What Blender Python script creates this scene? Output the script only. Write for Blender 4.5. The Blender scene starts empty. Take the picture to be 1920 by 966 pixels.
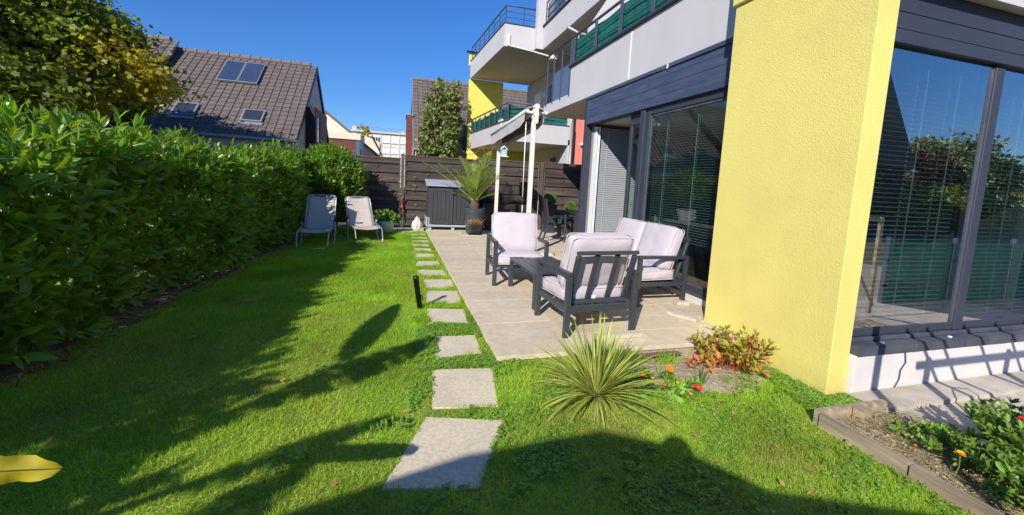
import bpy, bmesh, math, random
import numpy as np
from mathutils import Vector, Matrix
random.seed(7); RNG = np.random.default_rng(11)
R = math.radians
S = bpy.context.scene
COL = S.collection

# ------------------------------------------------------------------ camera, sky, sun, exposure
def make_camera():
    yaw, pitch, roll = R(16.17), R(5.95), R(2.99)
    fw = Vector((math.sin(yaw)*math.cos(pitch), math.cos(yaw)*math.cos(pitch), -math.sin(pitch)))
    r = Vector((math.cos(yaw), -math.sin(yaw), 0)); u = r.cross(fw)
    r2 = math.cos(roll)*r + math.sin(roll)*u; u2 = -math.sin(roll)*r + math.cos(roll)*u
    m = Matrix((r2, u2, -fw)).transposed().to_4x4(); m.translation = Vector((0, 0, 1.46))
    cd = bpy.data.cameras.new('camera'); cd.sensor_width = 36; cd.lens = 36*760/1920
    cd.shift_y = -61/1920; cd.clip_start = 0.02; cd.clip_end = 2000
    o = bpy.data.objects.new('camera', cd); COL.objects.link(o); o.matrix_world = m
    S.camera = o
make_camera()
SUN = Vector((-0.532, -0.674, 0.513)).normalized()        # towards the sun
W = bpy.data.worlds.new('World'); S.world = W; W.use_nodes = True
wn = W.node_tree; wn.nodes.clear()
sky = wn.nodes.new('ShaderNodeTexSky'); sky.sky_type = 'NISHITA'; sky.sun_disc = False
sky.sun_elevation = math.asin(SUN.z); sky.sun_rotation = math.atan2(SUN.x, SUN.y)
sky.air_density = 1.0; sky.dust_density = 0.0; sky.ozone_density = 8.0; sky.altitude = 300
bg = wn.nodes.new('ShaderNodeBackground'); bg.inputs[1].default_value = 0.13
hs = wn.nodes.new('ShaderNodeHueSaturation'); hs.inputs['Saturation'].default_value = 1.14; hs.inputs['Hue'].default_value = 0.508
wo = wn.nodes.new('ShaderNodeOutputWorld')
wtc = wn.nodes.new('ShaderNodeTexCoord'); wsx = wn.nodes.new('ShaderNodeSeparateXYZ'); wmr = wn.nodes.new('ShaderNodeMapRange')
wmr.inputs['From Max'].default_value = 0.45; wmr.inputs['To Min'].default_value = 0.66; wmr.inputs['To Max'].default_value = 1.04
wn.links.new(wtc.outputs['Generated'], wsx.inputs[0]); wn.links.new(wsx.outputs[2], wmr.inputs['Value']); wn.links.new(wmr.outputs[0], hs.inputs['Value'])
wn.links.new(sky.outputs[0], hs.inputs['Color']); wn.links.new(hs.outputs[0], bg.inputs[0]); wn.links.new(bg.outputs[0], wo.inputs[0])
sl = bpy.data.lights.new('sun', 'SUN'); sl.energy = 4.6; sl.angle = R(0.55); sl.color = (1, 0.94, 0.84)
so = bpy.data.objects.new('sun', sl); COL.objects.link(so)
so.rotation_euler = (-SUN).to_track_quat('-Z', 'Y').to_euler(); so.location = (-10, -12, 20)
S.view_settings.view_transform = 'Standard'; S.view_settings.look = 'None'
S.view_settings.exposure = 0.40; S.view_settings.gamma = 1
S.render.engine = 'CYCLES'
S.cycles.max_bounces = 6; S.cycles.transparent_max_bounces = 12; S.cycles.glossy_bounces = 3
S.cycles.use_denoising = True

# ------------------------------------------------------------------ materials
def nt(m):
    m.use_nodes = True; t = m.node_tree; t.nodes.clear(); return t
def mat(name, col, rough=0.7, var=0.12, vscale=6.0, bump=0.0, bscale=60.0, spec=0.4, metal=0.0, rnd=0.0,
        stretch=None, col2=None, c2scale=2.0, c2pos=(0.45, 0.62), trans=0.0, transcol=None, island=False, dist=0.004, coord='Object', detail=6):
    m = bpy.data.materials.new(name); t = nt(m); N = t.nodes; L = t.links
    out = N.new('ShaderNodeOutputMaterial'); p = N.new('ShaderNodeBsdfPrincipled')
    tc = N.new('ShaderNodeTexCoord'); vec = tc.outputs[coord]
    if coord == 'World':
        pass
    mp = N.new('ShaderNodeMapping'); L.new(vec, mp.inputs[0])
    if stretch: mp.inputs['Scale'].default_value = stretch
    vec = mp.outputs[0]
    oi = N.new('ShaderNodeObjectInfo')
    if rnd:
        va = N.new('ShaderNodeVectorMath'); va.operation = 'ADD'
        cm = N.new('ShaderNodeCombineXYZ'); mm = N.new('ShaderNodeMath'); mm.operation = 'MULTIPLY'; mm.inputs[1].default_value = 37.0
        L.new(oi.outputs['Random'], mm.inputs[0])
        for i in range(3): L.new(mm.outputs[0], cm.inputs[i])
        L.new(vec, va.inputs[0]); L.new(cm.outputs[0], va.inputs[1]); vec = va.outputs[0]
    n1 = N.new('ShaderNodeTexNoise'); n1.inputs['Scale'].default_value = vscale; n1.inputs['Detail'].default_value = detail
    L.new(vec, n1.inputs['Vector'])
    base = None
    if col2 is not None:
        n2 = N.new('ShaderNodeTexNoise'); n2.inputs['Scale'].default_value = c2scale; n2.inputs['Detail'].default_value = 5
        L.new(vec, n2.inputs['Vector'])
        cr = N.new('ShaderNodeValToRGB'); cr.color_ramp.elements[0].position = c2pos[0]; cr.color_ramp.elements[1].position = c2pos[1]
        cr.color_ramp.elements[0].color = (*col, 1); cr.color_ramp.elements[1].color = (*col2, 1)
        L.new(n2.outputs['Fac'], cr.inputs[0]); base = cr.outputs[0]
    h = N.new('ShaderNodeHueSaturation'); h.inputs['Color'].default_value = (*col, 1)
    if base: L.new(base, h.inputs['Color'])
    mr = N.new('ShaderNodeMapRange'); mr.inputs['From Min'].default_value = 0.3; mr.inputs['From Max'].default_value = 0.7
    mr.inputs['To Min'].default_value = 1-var; mr.inputs['To Max'].default_value = 1+var
    L.new(n1.outputs['Fac'], mr.inputs['Value']); val = mr.outputs[0]
    if rnd or island:
        m2 = N.new('ShaderNodeMapRange'); m2.inputs['To Min'].default_value = 1-(rnd or .25); m2.inputs['To Max'].default_value = 1+(rnd or .25)
        src = oi.outputs['Random']
        if island:
            ge = N.new('ShaderNodeNewGeometry'); ad = N.new('ShaderNodeMath'); ad.operation = 'ADD'
            L.new(ge.outputs['Random Per Island'], ad.inputs[0]); L.new(oi.outputs['Random'], ad.inputs[1])
            fr = N.new('ShaderNodeMath'); fr.operation = 'FRACT'; L.new(ad.outputs[0], fr.inputs[0]); src = fr.outputs[0]
            hm = N.new('ShaderNodeMapRange'); hm.inputs['To Min'].default_value = 0.485; hm.inputs['To Max'].default_value = 0.515
            L.new(src, hm.inputs['Value']); L.new(hm.outputs[0], h.inputs['Hue'])
        L.new(src, m2.inputs['Value'])
        mu = N.new('ShaderNodeMath'); mu.operation = 'MULTIPLY'; L.new(val, mu.inputs[0]); L.new(m2.outputs[0], mu.inputs[1]); val = mu.outputs[0]
    L.new(val, h.inputs['Value'])
    L.new(h.outputs[0], p.inputs['Base Color'])
    p.inputs['Roughness'].default_value = rough; p.inputs['Metallic'].default_value = metal
    p.inputs['Specular IOR Level'].default_value = spec
    if bump:
        nb = N.new('ShaderNodeTexNoise'); nb.inputs['Scale'].default_value = bscale; nb.inputs['Detail'].default_value = 4
        L.new(vec, nb.inputs['Vector'])
        b = N.new('ShaderNodeBump'); b.inputs['Strength'].default_value = bump; b.inputs['Distance'].default_value = dist
        L.new(nb.outputs['Fac'], b.inputs['Height']); L.new(b.outputs[0], p.inputs['Normal'])
    sh = p.outputs[0]
    if trans:
        tr = N.new('ShaderNodeBsdfTranslucent'); mx = N.new('ShaderNodeMixShader'); mx.inputs[0].default_value = trans
        h2 = N.new('ShaderNodeMix'); h2.data_type = 'RGBA'; h2.blend_type = 'MULTIPLY'; h2.inputs[0].default_value = 1
        h2.inputs[7].default_value = (*(transcol or (1.6, 1.5, 0.7)), 1)
        L.new(h.outputs[0], h2.inputs[6]); L.new(h2.outputs[2], tr.inputs[0])
        L.new(sh, mx.inputs[1]); L.new(tr.outputs[0], mx.inputs[2]); sh = mx.outputs[0]
    L.new(sh, out.inputs[0])
    return m
def glass(name, tint=(0.75, 0.85, 0.82), refl=1.0, ior=1.5, add=.10):
    m = bpy.data.materials.new(name); t = nt(m); N = t.nodes; L = t.links
    out = N.new('ShaderNodeOutputMaterial'); tr = N.new('ShaderNodeBsdfTransparent'); tr.inputs[0].default_value = (*tint, 1)
    gl = N.new('ShaderNodeBsdfGlossy'); gl.inputs['Roughness'].default_value = 0.0; gl.inputs[0].default_value = (.95, .97, 1, 1)
    fr = N.new('ShaderNodeFresnel'); fr.inputs[0].default_value = ior
    mu = N.new('ShaderNodeMath'); mu.operation = 'MULTIPLY_ADD'; mu.inputs[1].default_value = 1.0*refl; mu.inputs[2].default_value = add; mu.use_clamp = True
    mx = N.new('ShaderNodeMixShader'); L.new(fr.outputs[0], mu.inputs[0])
    ge = N.new('ShaderNodeNewGeometry'); iv = N.new('ShaderNodeMath'); iv.operation = 'SUBTRACT'; iv.inputs[0].default_value = 1; L.new(ge.outputs['Backfacing'], iv.inputs[1])
    mf = N.new('ShaderNodeMath'); mf.operation = 'MULTIPLY'; L.new(mu.outputs[0], mf.inputs[0]); L.new(iv.outputs[0], mf.inputs[1]); L.new(mf.outputs[0], mx.inputs[0])
    L.new(tr.outputs[0], mx.inputs[1]); L.new(gl.outputs[0], mx.inputs[2]); L.new(mx.outputs[0], out.inputs[0])
    return m
M = {}
M['yellow'] = mat('yellow_render', (0.75, 0.65, 0.185), 0.9, .025, 3, bump=.55, bscale=85, dist=.007, col2=(.71, .61, .18), c2scale=1.2)
def add_splash(m, zc, col, top):
    t = m.node_tree; N = t.nodes; L = t.links; p = [n for n in N if n.type == 'BSDF_PRINCIPLED'][0]; src = p.inputs['Base Color'].links[0].from_socket
    tc = N.new('ShaderNodeTexCoord'); sx = N.new('ShaderNodeSeparateXYZ'); L.new(tc.outputs['Object'], sx.inputs[0])
    mr = N.new('ShaderNodeMapRange'); mr.inputs['From Min'].default_value = zc; mr.inputs['From Max'].default_value = zc+top; mr.inputs['To Min'].default_value = .55; mr.inputs['To Max'].default_value = 0
    L.new(sx.outputs[2], mr.inputs['Value']); no = N.new('ShaderNodeTexNoise'); no.inputs['Scale'].default_value = 14; no.inputs['Detail'].default_value = 8; L.new(tc.outputs['Object'], no.inputs['Vector'])
    mu = N.new('ShaderNodeMath'); mu.operation = 'MULTIPLY'; L.new(mr.outputs[0], mu.inputs[0]); L.new(no.outputs['Fac'], mu.inputs[1])
    mx = N.new('ShaderNodeMix'); mx.data_type = 'RGBA'; L.new(mu.outputs[0], mx.inputs[0]); L.new(src, mx.inputs[6]); mx.inputs[7].default_value = (*col, 1); L.new(mx.outputs[2], p.inputs['Base Color'])
add_splash(M['yellow'], -.15, (.30, .24, .12), .22)
M['yellow_smooth'] = mat('yellow_paint', (0.74, 0.65, 0.13), 0.9, .04, 3)
M['white_wall'] = mat('white_render', (0.535, 0.515, 0.525), 0.85, .02, 2, bump=.25, bscale=140, col2=(.52, .495, .50), c2scale=1.4)
M['white_base'] = mat('white_base_render', (0.64, 0.61, 0.59), 0.85, .05, 4, bump=.3, bscale=120, col2=(.6, .57, .52), c2scale=2.5, c2pos=(.5, .8))
M['soffit'] = mat('soffit_render', (0.50, 0.45, 0.38), 0.9, .08, 8, bump=.4, bscale=40)
M['cream'] = mat('cream_render', (0.72, 0.64, 0.50), 0.9, .05, 2)
M['coral'] = mat('coral_render', (0.72, 0.22, 0.16), 0.9, .05, 2, bump=.2, bscale=80)
M['navy'] = mat('navy_cladding', (0.055, 0.072, 0.125), 0.42, .10, 3, col2=(.07, .085, .135), c2scale=1.5, stretch=(1, 1, 6))
M['anthracite'] = mat('anthracite_frame', (0.042, 0.048, 0.068), 0.5, .06, 3, spec=.3)
M['grey_sill'] = mat('sill_aluminium', (0.065, 0.072, 0.095), 0.55, .12, 8, col2=(.085, .09, .11), c2scale=5, spec=.3)
M['metal_dark'] = mat('powder_coated_aluminium', (0.040, 0.047, 0.058), 0.38, .05, 6, spec=.5)
M['rail'] = mat('rail_paint', (0.07, 0.085, 0.12), 0.45, .05, 5)
M['rail_panel'] = mat('rail_panel_glass', (0.10, 0.13, 0.20), 0.12, .1, 2, spec=.8)
M['cushion'] = mat('cushion_fabric', (0.53, 0.475, 0.505), 0.9, .03, 5, bump=.35, bscale=9, dist=.012, rnd=.02)
M['piping'] = mat('cushion_piping', (0.53, 0.475, 0.505), 0.9, .03, 5)
M['concrete'] = mat('concrete_slab', (0.57, 0.475, 0.34), 0.9, .10, 14, bump=.3, bscale=150, rnd=.045, col2=(.63, .53, .38), c2scale=1.3, dist=.002)
M['stone'] = mat('stepping_stone', (0.64, 0.55, 0.40), 0.95, .13, 45, bump=.6, bscale=120, rnd=.06, col2=(.58, .50, .365), c2scale=3, dist=.003)
M['ledge'] = mat('concrete_ledge', (0.50, 0.44, 0.36), 0.9, .12, 9, bump=.4, bscale=60, col2=(.42, .37, .30), c2scale=3)
M['mortar'] = mat('patio_joint', (0.34, 0.29, 0.22), 1, .2, 30)
M['bedsoil'] = mat('dry_bed_soil', (0.36, 0.285, 0.195), 1, .3, 25, bump=1, bscale=30, dist=.02, col2=(.44, .36, .25), c2scale=7)
M['soil'] = mat('garden_soil', (0.12, 0.085, 0.055), 1, .3, 25, bump=1, bscale=30, dist=.02, col2=(.20, .15, .10), c2scale=7)
M['ground'] = mat('ground_earth', (0.10, 0.09, 0.05), 1, .25, 2, col2=(.09, .12, .04), c2scale=.5)
M['turf'] = mat('lawn_turf', (0.26, 0.33, 0.045), 1, .3, 40, bump=.8, bscale=60, dist=.015, col2=(.13, .115, .05), c2scale=2.2, c2pos=(.55, .75))
M['grass'] = mat('grass_blade', (0.32, 0.53, 0.035), .55, .28, 1.3, trans=.5, transcol=(1.35, 1.25, .5), island=True, rnd=.35, col2=(.42, .50, .07), c2scale=.9, c2pos=(.48, .72), spec=.3)
M['drygrass'] = mat('dry_grass_blade', (0.33, 0.27, 0.12), .8, .2, 3, trans=.2, island=True, rnd=.3)
M['clover'] = mat('clover_leaf', (0.22, 0.38, 0.05), .5, .2, 3, trans=.3, island=True, rnd=.4)
M['laurel'] = mat('laurel_leaf', (0.150, 0.27, 0.032), .28, .15, 2, trans=.42, transcol=(2.4, 2.0, .5), island=True, rnd=.45, spec=.5)
M['laurel_old'] = mat('laurel_old_leaf', (0.42, 0.16, 0.03), .5, .2, 3, trans=.3)
M['bark'] = mat('bark', (0.10, 0.075, 0.05), 1, .3, 12, bump=.8, bscale=30, stretch=(1, 1, .25), dist=.01)
M['maple'] = mat('maple_leaf', (0.17, 0.22, 0.03), .5, .25, .8, trans=.45, transcol=(1.7, 1.5, .45), island=True, rnd=.45, col2=(.52, .42, .05), c2scale=.55, c2pos=(.50, .68), coord='Object')
M['beech'] = mat('linden_leaf', (0.22, 0.27, 0.09), .5, .25, 1.2, trans=.30, island=True, rnd=.5, col2=(.20, .15, .05), c2scale=1.1, c2pos=(.52, .7))
M['redtree'] = mat('copper_leaf', (0.12, 0.03, 0.03), .5, .25, 1.2, trans=.2, island=True, rnd=.4)
M['palm'] = mat('palm_leaflet', (0.24, 0.32, 0.06), .45, .2, 3, trans=.3, island=True, rnd=.3)
M['palmstem'] = mat('palm_rachis', (0.30, 0.33, 0.10), .5, .1, 6)
M['yucca'] = mat('yucca_leaf', (0.33, 0.42, 0.08), .45, .15, 6, trans=.25, rnd=.25, col2=(.50, .50, .13), c2scale=3)
M['yucca_dry'] = mat('yucca_dry_leaf', (0.42, 0.30, 0.09), .7, .2, 6, rnd=.3)
M['peony'] = mat('peony_leaf', (0.36, 0.36, 0.05), .45, .2, 9, trans=.3, island=True, rnd=.3, col2=(.42, .27, .05), c2scale=6, c2pos=(.5, .62))
M['peony_red'] = mat('peony_autumn_leaf', (0.50, 0.21, 0.06), .5, .25, 6, trans=.3, island=True, rnd=.35)
M['redstem'] = mat('red_stem', (0.35, 0.06, 0.04), .5, .1, 6)
M['greenstem'] = mat('green_stem', (0.12, 0.20, 0.05), .6, .1, 6)
M['herb'] = mat('herb_leaf', (0.18, 0.30, 0.05), .5, .2, 5, trans=.35, island=True, rnd=.4)
M['banana_yellow'] = mat('yellow_banana_leaf', (0.50, 0.42, 0.02), .65, .12, 9, bump=.5, bscale=30, trans=.35, transcol=(1.2, 1.1, .6), col2=(.30, .22, .03), c2scale=14, c2pos=(.56, .72))
M['banana'] = mat('banana_leaf', (0.10, 0.22, 0.03), .4, .15, 4, trans=.3)
M['brownedge'] = mat('withered_edge', (0.16, 0.06, 0.025), .8, .2, 15)
M['orange'] = mat('orange_petal', (0.85, 0.24, 0.01), .6, .1, 30, trans=.2)
M['red'] = mat('red_petal', (0.75, 0.02, 0.015), .5, .1, 30, trans=.2)
M['pink'] = mat('pink_petal', (0.75, 0.15, 0.22), .6, .1, 30, trans=.2)
M['yellowpetal'] = mat('yellow_petal', (0.85, 0.50, 0.02), .5, .1, 30, trans=.2)
M['tile'] = mat('roof_tile_brown', (0.140, 0.112, 0.102), .75, .12, 6, rnd=.10, bump=.2, bscale=30)
M['tile_stuff'] = mat('roof_tile_brown_field', (0.140, 0.112, 0.102), .75, .12, 6, island=True, rnd=.10, bump=.2, bscale=30)
M['ridge'] = mat('ridge_tile', (0.17, 0.14, 0.13), .8, .15, 6)
M['zinc'] = mat('zinc_gutter', (0.30, 0.32, 0.34), .45, .1, 6, metal=.4)
M['skyglass'] = mat('skylight_pane', (0.03, 0.04, 0.05), .08, .1, 1, spec=.9)
M['skyframe'] = mat('skylight_frame', (0.22, 0.24, 0.26), .45, .1, 3)
M['solar'] = mat('solar_collector', (0.035, 0.055, 0.12), .18, .1, 2, spec=.9)
M['clad_red'] = mat('red_brown_cladding', (0.16, 0.045, 0.032), .65, .12, 3, stretch=(1, 1, 8), rnd=.1)
M['clad_dark'] = mat('dark_plum_cladding', (0.045, 0.015, 0.017), .7, .12, 3, rnd=.15)
M['shingle'] = mat('grey_wood_shingle', (0.20, 0.16, 0.15), .85, .2, 5, rnd=.2)
M['fence'] = mat('weathered_dark_fence', (0.052, 0.041, 0.038), .85, .35, 3, bump=.5, bscale=40, rnd=.22, stretch=(.35, 1, 5), col2=(.085, .062, .052), c2scale=2.5, dist=.003)
M['fencepost'] = mat('fence_post_wood', (0.10, 0.075, 0.06), .85, .3, 4, bump=.5, bscale=40, stretch=(4, 4, .4))
M['timber'] = mat('weathered_timber', (0.30, 0.235, 0.165), .9, .3, 4, bump=.8, bscale=25, stretch=(5, .5, 5), rnd=.1, col2=(.38, .30, .21), c2scale=3, dist=.004)
M['box_dark'] = mat('shed_plastic_dark', (0.045, 0.047, 0.053), .55, .12, 4, bump=.3, bscale=70, stretch=(3, 3, .3))
M['box_light'] = mat('shed_plastic_light', (0.36, 0.39, 0.43), .5, .06, 4)
M['pot'] = mat('anthracite_pot', (0.050, 0.055, 0.065), .5, .1, 4)
M['pot_blue'] = mat('slate_planter', (0.035, 0.045, 0.065), .45, .1, 4)
M['pot_black'] = mat('black_pot', (0.02, 0.02, 0.022), .4, .1, 4)
M['pot_white'] = mat('white_pot', (0.62, 0.64, 0.62), .6, .08, 6)
M['pot_grey'] = mat('grey_pot', (0.15, 0.17, 0.20), .5, .08, 6)
M['wicker'] = mat('dark_wicker', (0.035, 0.033, 0.035), .6, .2, 20, rnd=.1)
M['boxwood'] = mat('boxwood_leaf', (0.16, 0.28, 0.05), .5, .2, 9, trans=.3, island=True, rnd=.35)
M['dried'] = mat('dried_plant', (0.33, 0.19, 0.07), .8, .2, 9, island=True, rnd=.4)
M['white_metal'] = mat('cream_white_aluminium', (0.72, 0.68, 0.62), .4, .03, 5)
M['awning_cloth'] = mat('awning_cloth_grey', (0.55, 0.53, 0.53), .85, .06, 4, trans=.15, transcol=(1, 1, 1))
M['awning_dark'] = mat('awning_underside', (0.045, 0.036, 0.034), .8, .1, 4)
M['sling'] = mat('lounger_mesh', (0.54, 0.48, 0.42), .8, .05, 8, bump=.3, bscale=300, trans=.12, transcol=(1, 1, 1))
M['steel'] = mat('lounger_steel', (0.42, 0.46, 0.52), .3, .05, 5, metal=.5)
M['green_cloth'] = mat('green_privacy_mesh', (0.010, 0.13, 0.105), .7, .3, 5, bump=.3, bscale=30, trans=.2, transcol=(1, 1.3, 1.2), col2=(.012, .18, .13), c2scale=3)
M['blind'] = mat('blind_slat', (0.30, 0.315, 0.335), .5, .04, 5)
M['blind_in'] = mat('blind_slat_inner', (0.22, 0.25, 0.245), .5, .04, 5)
M['room'] = mat('interior_wall', (0.26, 0.25, 0.24), .9, .05, 2)
M['roomfloor'] = mat('interior_floor', (0.20, 0.12, 0.07), .4, .15, 3, stretch=(1, 8, 1))
M['ceiling'] = mat('interior_ceiling', (0.5, 0.48, 0.46), .9, .04, 2)
M['cord'] = mat('blind_cord', (0.35, 0.38, 0.38), .7, .03, 4)
M['pvc'] = mat('white_pvc', (0.75, 0.75, 0.76), .35, .03, 4)
M['glass'] = glass('window_glass')
M['glass_dark'] = glass('window_glass_dark', (.74, .86, .82), 1.5, add=.05)
M['glass_front'] = glass('front_window_glass', (.80, .90, .90), 2.2, add=.32)
M['block'] = mat('pale_concrete_block', (0.50, 0.45, 0.36), .95, .15, 20, bump=.5, bscale=80)
M['sack'] = mat('white_sack', (0.60, 0.55, 0.50), .8, .12, 9, bump=.7, bscale=14, dist=.02)
M['tray'] = mat('tray', (0.02, 0.02, 0.023), .5, .05, 4)
M['litter'] = mat('fallen_leaf', (0.26, 0.10, 0.04), .7, .3, 9, island=True, rnd=.4)
M['far_white'] = mat('far_white_render', (0.70, 0.63, 0.53), .9, .04, .3)
M['shutter'] = mat('white_shutter', (0.70, 0.71, 0.74), .7, .04, .5)
M['darkglass'] = mat('dark_window', (0.03, 0.035, 0.045), .12, .1, 1, spec=.8)
M['skin'] = mat('skin', (0.55, 0.33, 0.24), .55, .05, 8)
M['jacket'] = mat('jacket_cloth', (0.05, 0.07, 0.12), .85, .1, 8)
M['trouser'] = mat('trouser_cloth', (0.04, 0.04, 0.05), .9, .1, 8)
M['hair'] = mat('hair', (0.03, 0.02, 0.015), .6, .2, 30)
M['phone'] = mat('phone_body', (0.02, 0.02, 0.025), .25, .05, 4)
M['blue'] = mat('pale_blue_paint', (0.30, 0.55, 0.80), .6, .05, 9)
M['whitepaint'] = mat('white_paint', (0.8, 0.8, 0.8), .6, .03, 5)
M['redhandle'] = mat('red_handle', (0.45, 0.05, 0.04), .5, .05, 5)
M['beads'] = mat('beads', (0.45, 0.25, 0.18), .6, .5, 60)
M['mat_rubber'] = mat('woven_doormat', (0.14, 0.09, 0.075), .95, .3, 60, bump=.5, bscale=90)
M['gravel'] = mat('gravel_stone', (0.36, 0.30, 0.22), .95, .2, 9, island=True, rnd=.4)

# ------------------------------------------------------------------ geometry helpers
def link(name, me, parent=None):
    o = bpy.data.objects.new(name, me); COL.objects.link(o)
    if parent is not None: o.parent = parent
    return o
def tag(o, label=None, cat=None, group=None, kind=None):
    if label: o['label'] = label
    if cat: o['category'] = cat
    if group: o['group'] = group
    if kind: o['kind'] = kind
    return o
def thing(name, loc, label, cat, group=None, rz=0):
    o = bpy.data.objects.new(name, None); COL.objects.link(o); o.location = loc; o.rotation_euler = (0, 0, rz)
    o.empty_display_size = .1
    return tag(o, label, cat, group)
class MB:
    def __init__(s): s.v = []; s.f = []
    def add(s, vs, fs):
        n = len(s.v); s.v += [tuple(v) for v in vs]; s.f += [tuple(i+n for i in f) for f in fs]; return s
    def box(s, a, b, m=None):
        x0, y0, z0 = a; x1, y1, z1 = b
        vs = [Vector(p) for p in ((x0,y0,z0),(x1,y0,z0),(x1,y1,z0),(x0,y1,z0),(x0,y0,z1),(x1,y0,z1),(x1,y1,z1),(x0,y1,z1))]
        if m is not None: vs = [m @ v for v in vs]
        return s.add(vs, [(0,3,2,1),(4,5,6,7),(0,1,5,4),(1,2,6,5),(2,3,7,6),(3,0,4,7)])
    def bar(s, p, q, w, h, up=(0,0,1)):
        """rectangular bar from p to q, w across, h along up"""
        p = Vector(p); q = Vector(q); d = (q-p); L = d.length; d.normalize()
        u = Vector(up); x = d.cross(u)
        if x.length < 1e-4: x = d.cross(Vector((1,0,0)))
        x.normalize(); u = x.cross(d)
        m = Matrix((x, d, u)).transposed().to_4x4(); m.translation = p
        return s.box((-w/2, 0, -h/2), (w/2, L, h/2), m)
    def tube(s, pts, r, n=8, cap=True):
        pts = [Vector(p) for p in pts]; rs = r if isinstance(r, (list, tuple)) else [r]*len(pts)
        base = len(s.v); prev = None
        for i, p in enumerate(pts):
            d = (pts[min(i+1, len(pts)-1)]-pts[max(i-1, 0)]).normalized()
            if prev is None:
                x = d.orthogonal().normalized()
            else:
                x = (prev - d*prev.dot(d))
                x = x.normalized() if x.length > 1e-6 else d.orthogonal().normalized()
            prev = x; y = d.cross(x)
            for k in range(n):
                a = 2*math.pi*k/n; s.v.append(tuple(p+(x*math.cos(a)+y*math.sin(a))*rs[i]))
        for i in range(len(pts)-1):
            for k in range(n):
                a = base+i*n+k; b = base+i*n+(k+1) % n; s.f.append((a, b, b+n, a+n))
        if cap:
            s.f.append(tuple(base+k for k in range(n))[::-1]); s.f.append(tuple(base+(len(pts)-1)*n+k for k in range(n)))
        return s
    def lathe(s, prof, c=(0,0,0), n=24, sq=0):
        base = len(s.v)
        for r, z in prof:
            for k in range(n):
                a = 2*math.pi*k/n; cx, cy = math.cos(a), math.sin(a)
                if sq:
                    q = max(abs(cx), abs(cy)); cx /= q; cy /= q
                s.v.append((c[0]+r*cx, c[1]+r*cy, c[2]+z))
        for i in range(len(prof)-1):
            for k in range(n):
                a = base+i*n+k; b = base+i*n+(k+1) % n; s.f.append((a, b, b+n, a+n))
        return s
    def prism(s, poly, d0, d1):
        """poly: list of 3D points (planar); extruded by vectors d0..d1"""
        n = len(poly); a = [Vector(p)+Vector(d0) for p in poly]; b = [Vector(p)+Vector(d1) for p in poly]
        return s.add(a+b, [tuple(range(n))[::-1], tuple(range(n, 2*n))]+[(i, (i+1) % n, (i+1) % n+n, i+n) for i in range(n)])
    def mesh(s, name, m, smooth=False, bevel=0, seg=2):
        me = bpy.data.meshes.new(name); me.from_pydata(s.v, [], s.f); me.validate()
        bm = bmesh.new(); bm.from_mesh(me); bmesh.ops.recalc_face_normals(bm, faces=bm.faces)
        if bevel: bmesh.ops.bevel(bm, geom=[e for e in bm.edges if e.calc_face_angle(0) > .5], offset=bevel, segments=seg, affect='EDGES', clamp_overlap=True)
        bm.to_mesh(me); bm.free()
        if smooth: me.polygons.foreach_set('use_smooth', [True]*len(me.polygons))
        me.materials.append(M[m] if isinstance(m, str) else m); me.update(); return me
    def build(s, name, m, parent=None, smooth=False, bevel=0, seg=2):
        return link(name, s.mesh(name, m, smooth, bevel, seg), parent)
def np_mesh(name, V, loops, starts, m, smooth=False):
    me = bpy.data.meshes.new(name)
    me.vertices.add(len(V)); me.vertices.foreach_set('co', np.ascontiguousarray(V, dtype=np.float32).ravel())
    me.loops.add(len(loops)); me.loops.foreach_set('vertex_index', np.ascontiguousarray(loops, dtype=np.int32))
    me.polygons.add(len(starts)); me.polygons.foreach_set('loop_start', np.ascontiguousarray(starts, dtype=np.int32))
    if smooth: me.polygons.foreach_set('use_smooth', np.ones(len(starts), dtype=bool))
    me.update(calc_edges=True); me.materials.append(M[m] if isinstance(m, str) else m)
    return me
def scatter_mesh(name, tv, tf, P, X, Y, Z, sc, m, smooth=False):
    """copies of a template at P with basis X,Y,Z (N,3) and scale sc (N,) or (N,3)"""
    tv = np.array(tv, float); N = len(P); n = len(tv)
    sc = np.asarray(sc, float)
    if sc.ndim == 1: sc = np.repeat(sc[:, None], 3, 1)
    V = P[:, None, :] + tv[None, :, 0:1]*sc[:, None, 0:1]*X[:, None, :] + tv[None, :, 1:2]*sc[:, None, 1:2]*Y[:, None, :] + tv[None, :, 2:3]*sc[:, None, 2:3]*Z[:, None, :]
    lp = np.concatenate([np.array(f) for f in tf]); ln = np.array([len(f) for f in tf]); st = np.concatenate([[0], np.cumsum(ln)[:-1]])
    L = (lp[None, :] + (np.arange(N)*n)[:, None]).ravel(); Sx = (st[None, :] + (np.arange(N)*len(lp))[:, None]).ravel()
    return np_mesh(name, V.reshape(-1, 3), L, Sx, m, smooth)
def basis(Y, up=None):
    Y = Y/np.linalg.norm(Y, axis=1, keepdims=True)
    if up is None: up = RNG.normal(size=Y.shape)
    X = np.cross(Y, up); X /= np.linalg.norm(X, axis=1, keepdims=True)+1e-9
    return X, Y, np.cross(X, Y)
LAUREL = ([(0,0,0),(-.13,.3,.05),(0,.3,.0),(.13,.3,.05),(-.12,.68,.02),(0,.68,-.03),(.12,.68,.02),(0,1,-.12)],
          [(0,2,1),(0,3,2),(1,2,5,4),(2,3,6,5),(4,5,7),(5,6,7)])
OVAL = ([(0,0,0),(-.22,.3,.05),(-.2,.7,.02),(0,1,-.06),(.2,.7,.02),(.22,.3,.05),(0,.5,-.02)], [(0,6,1),(1,6,2),(2,6,3),(3,6,4),(4,6,5),(5,6,0)])
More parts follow.
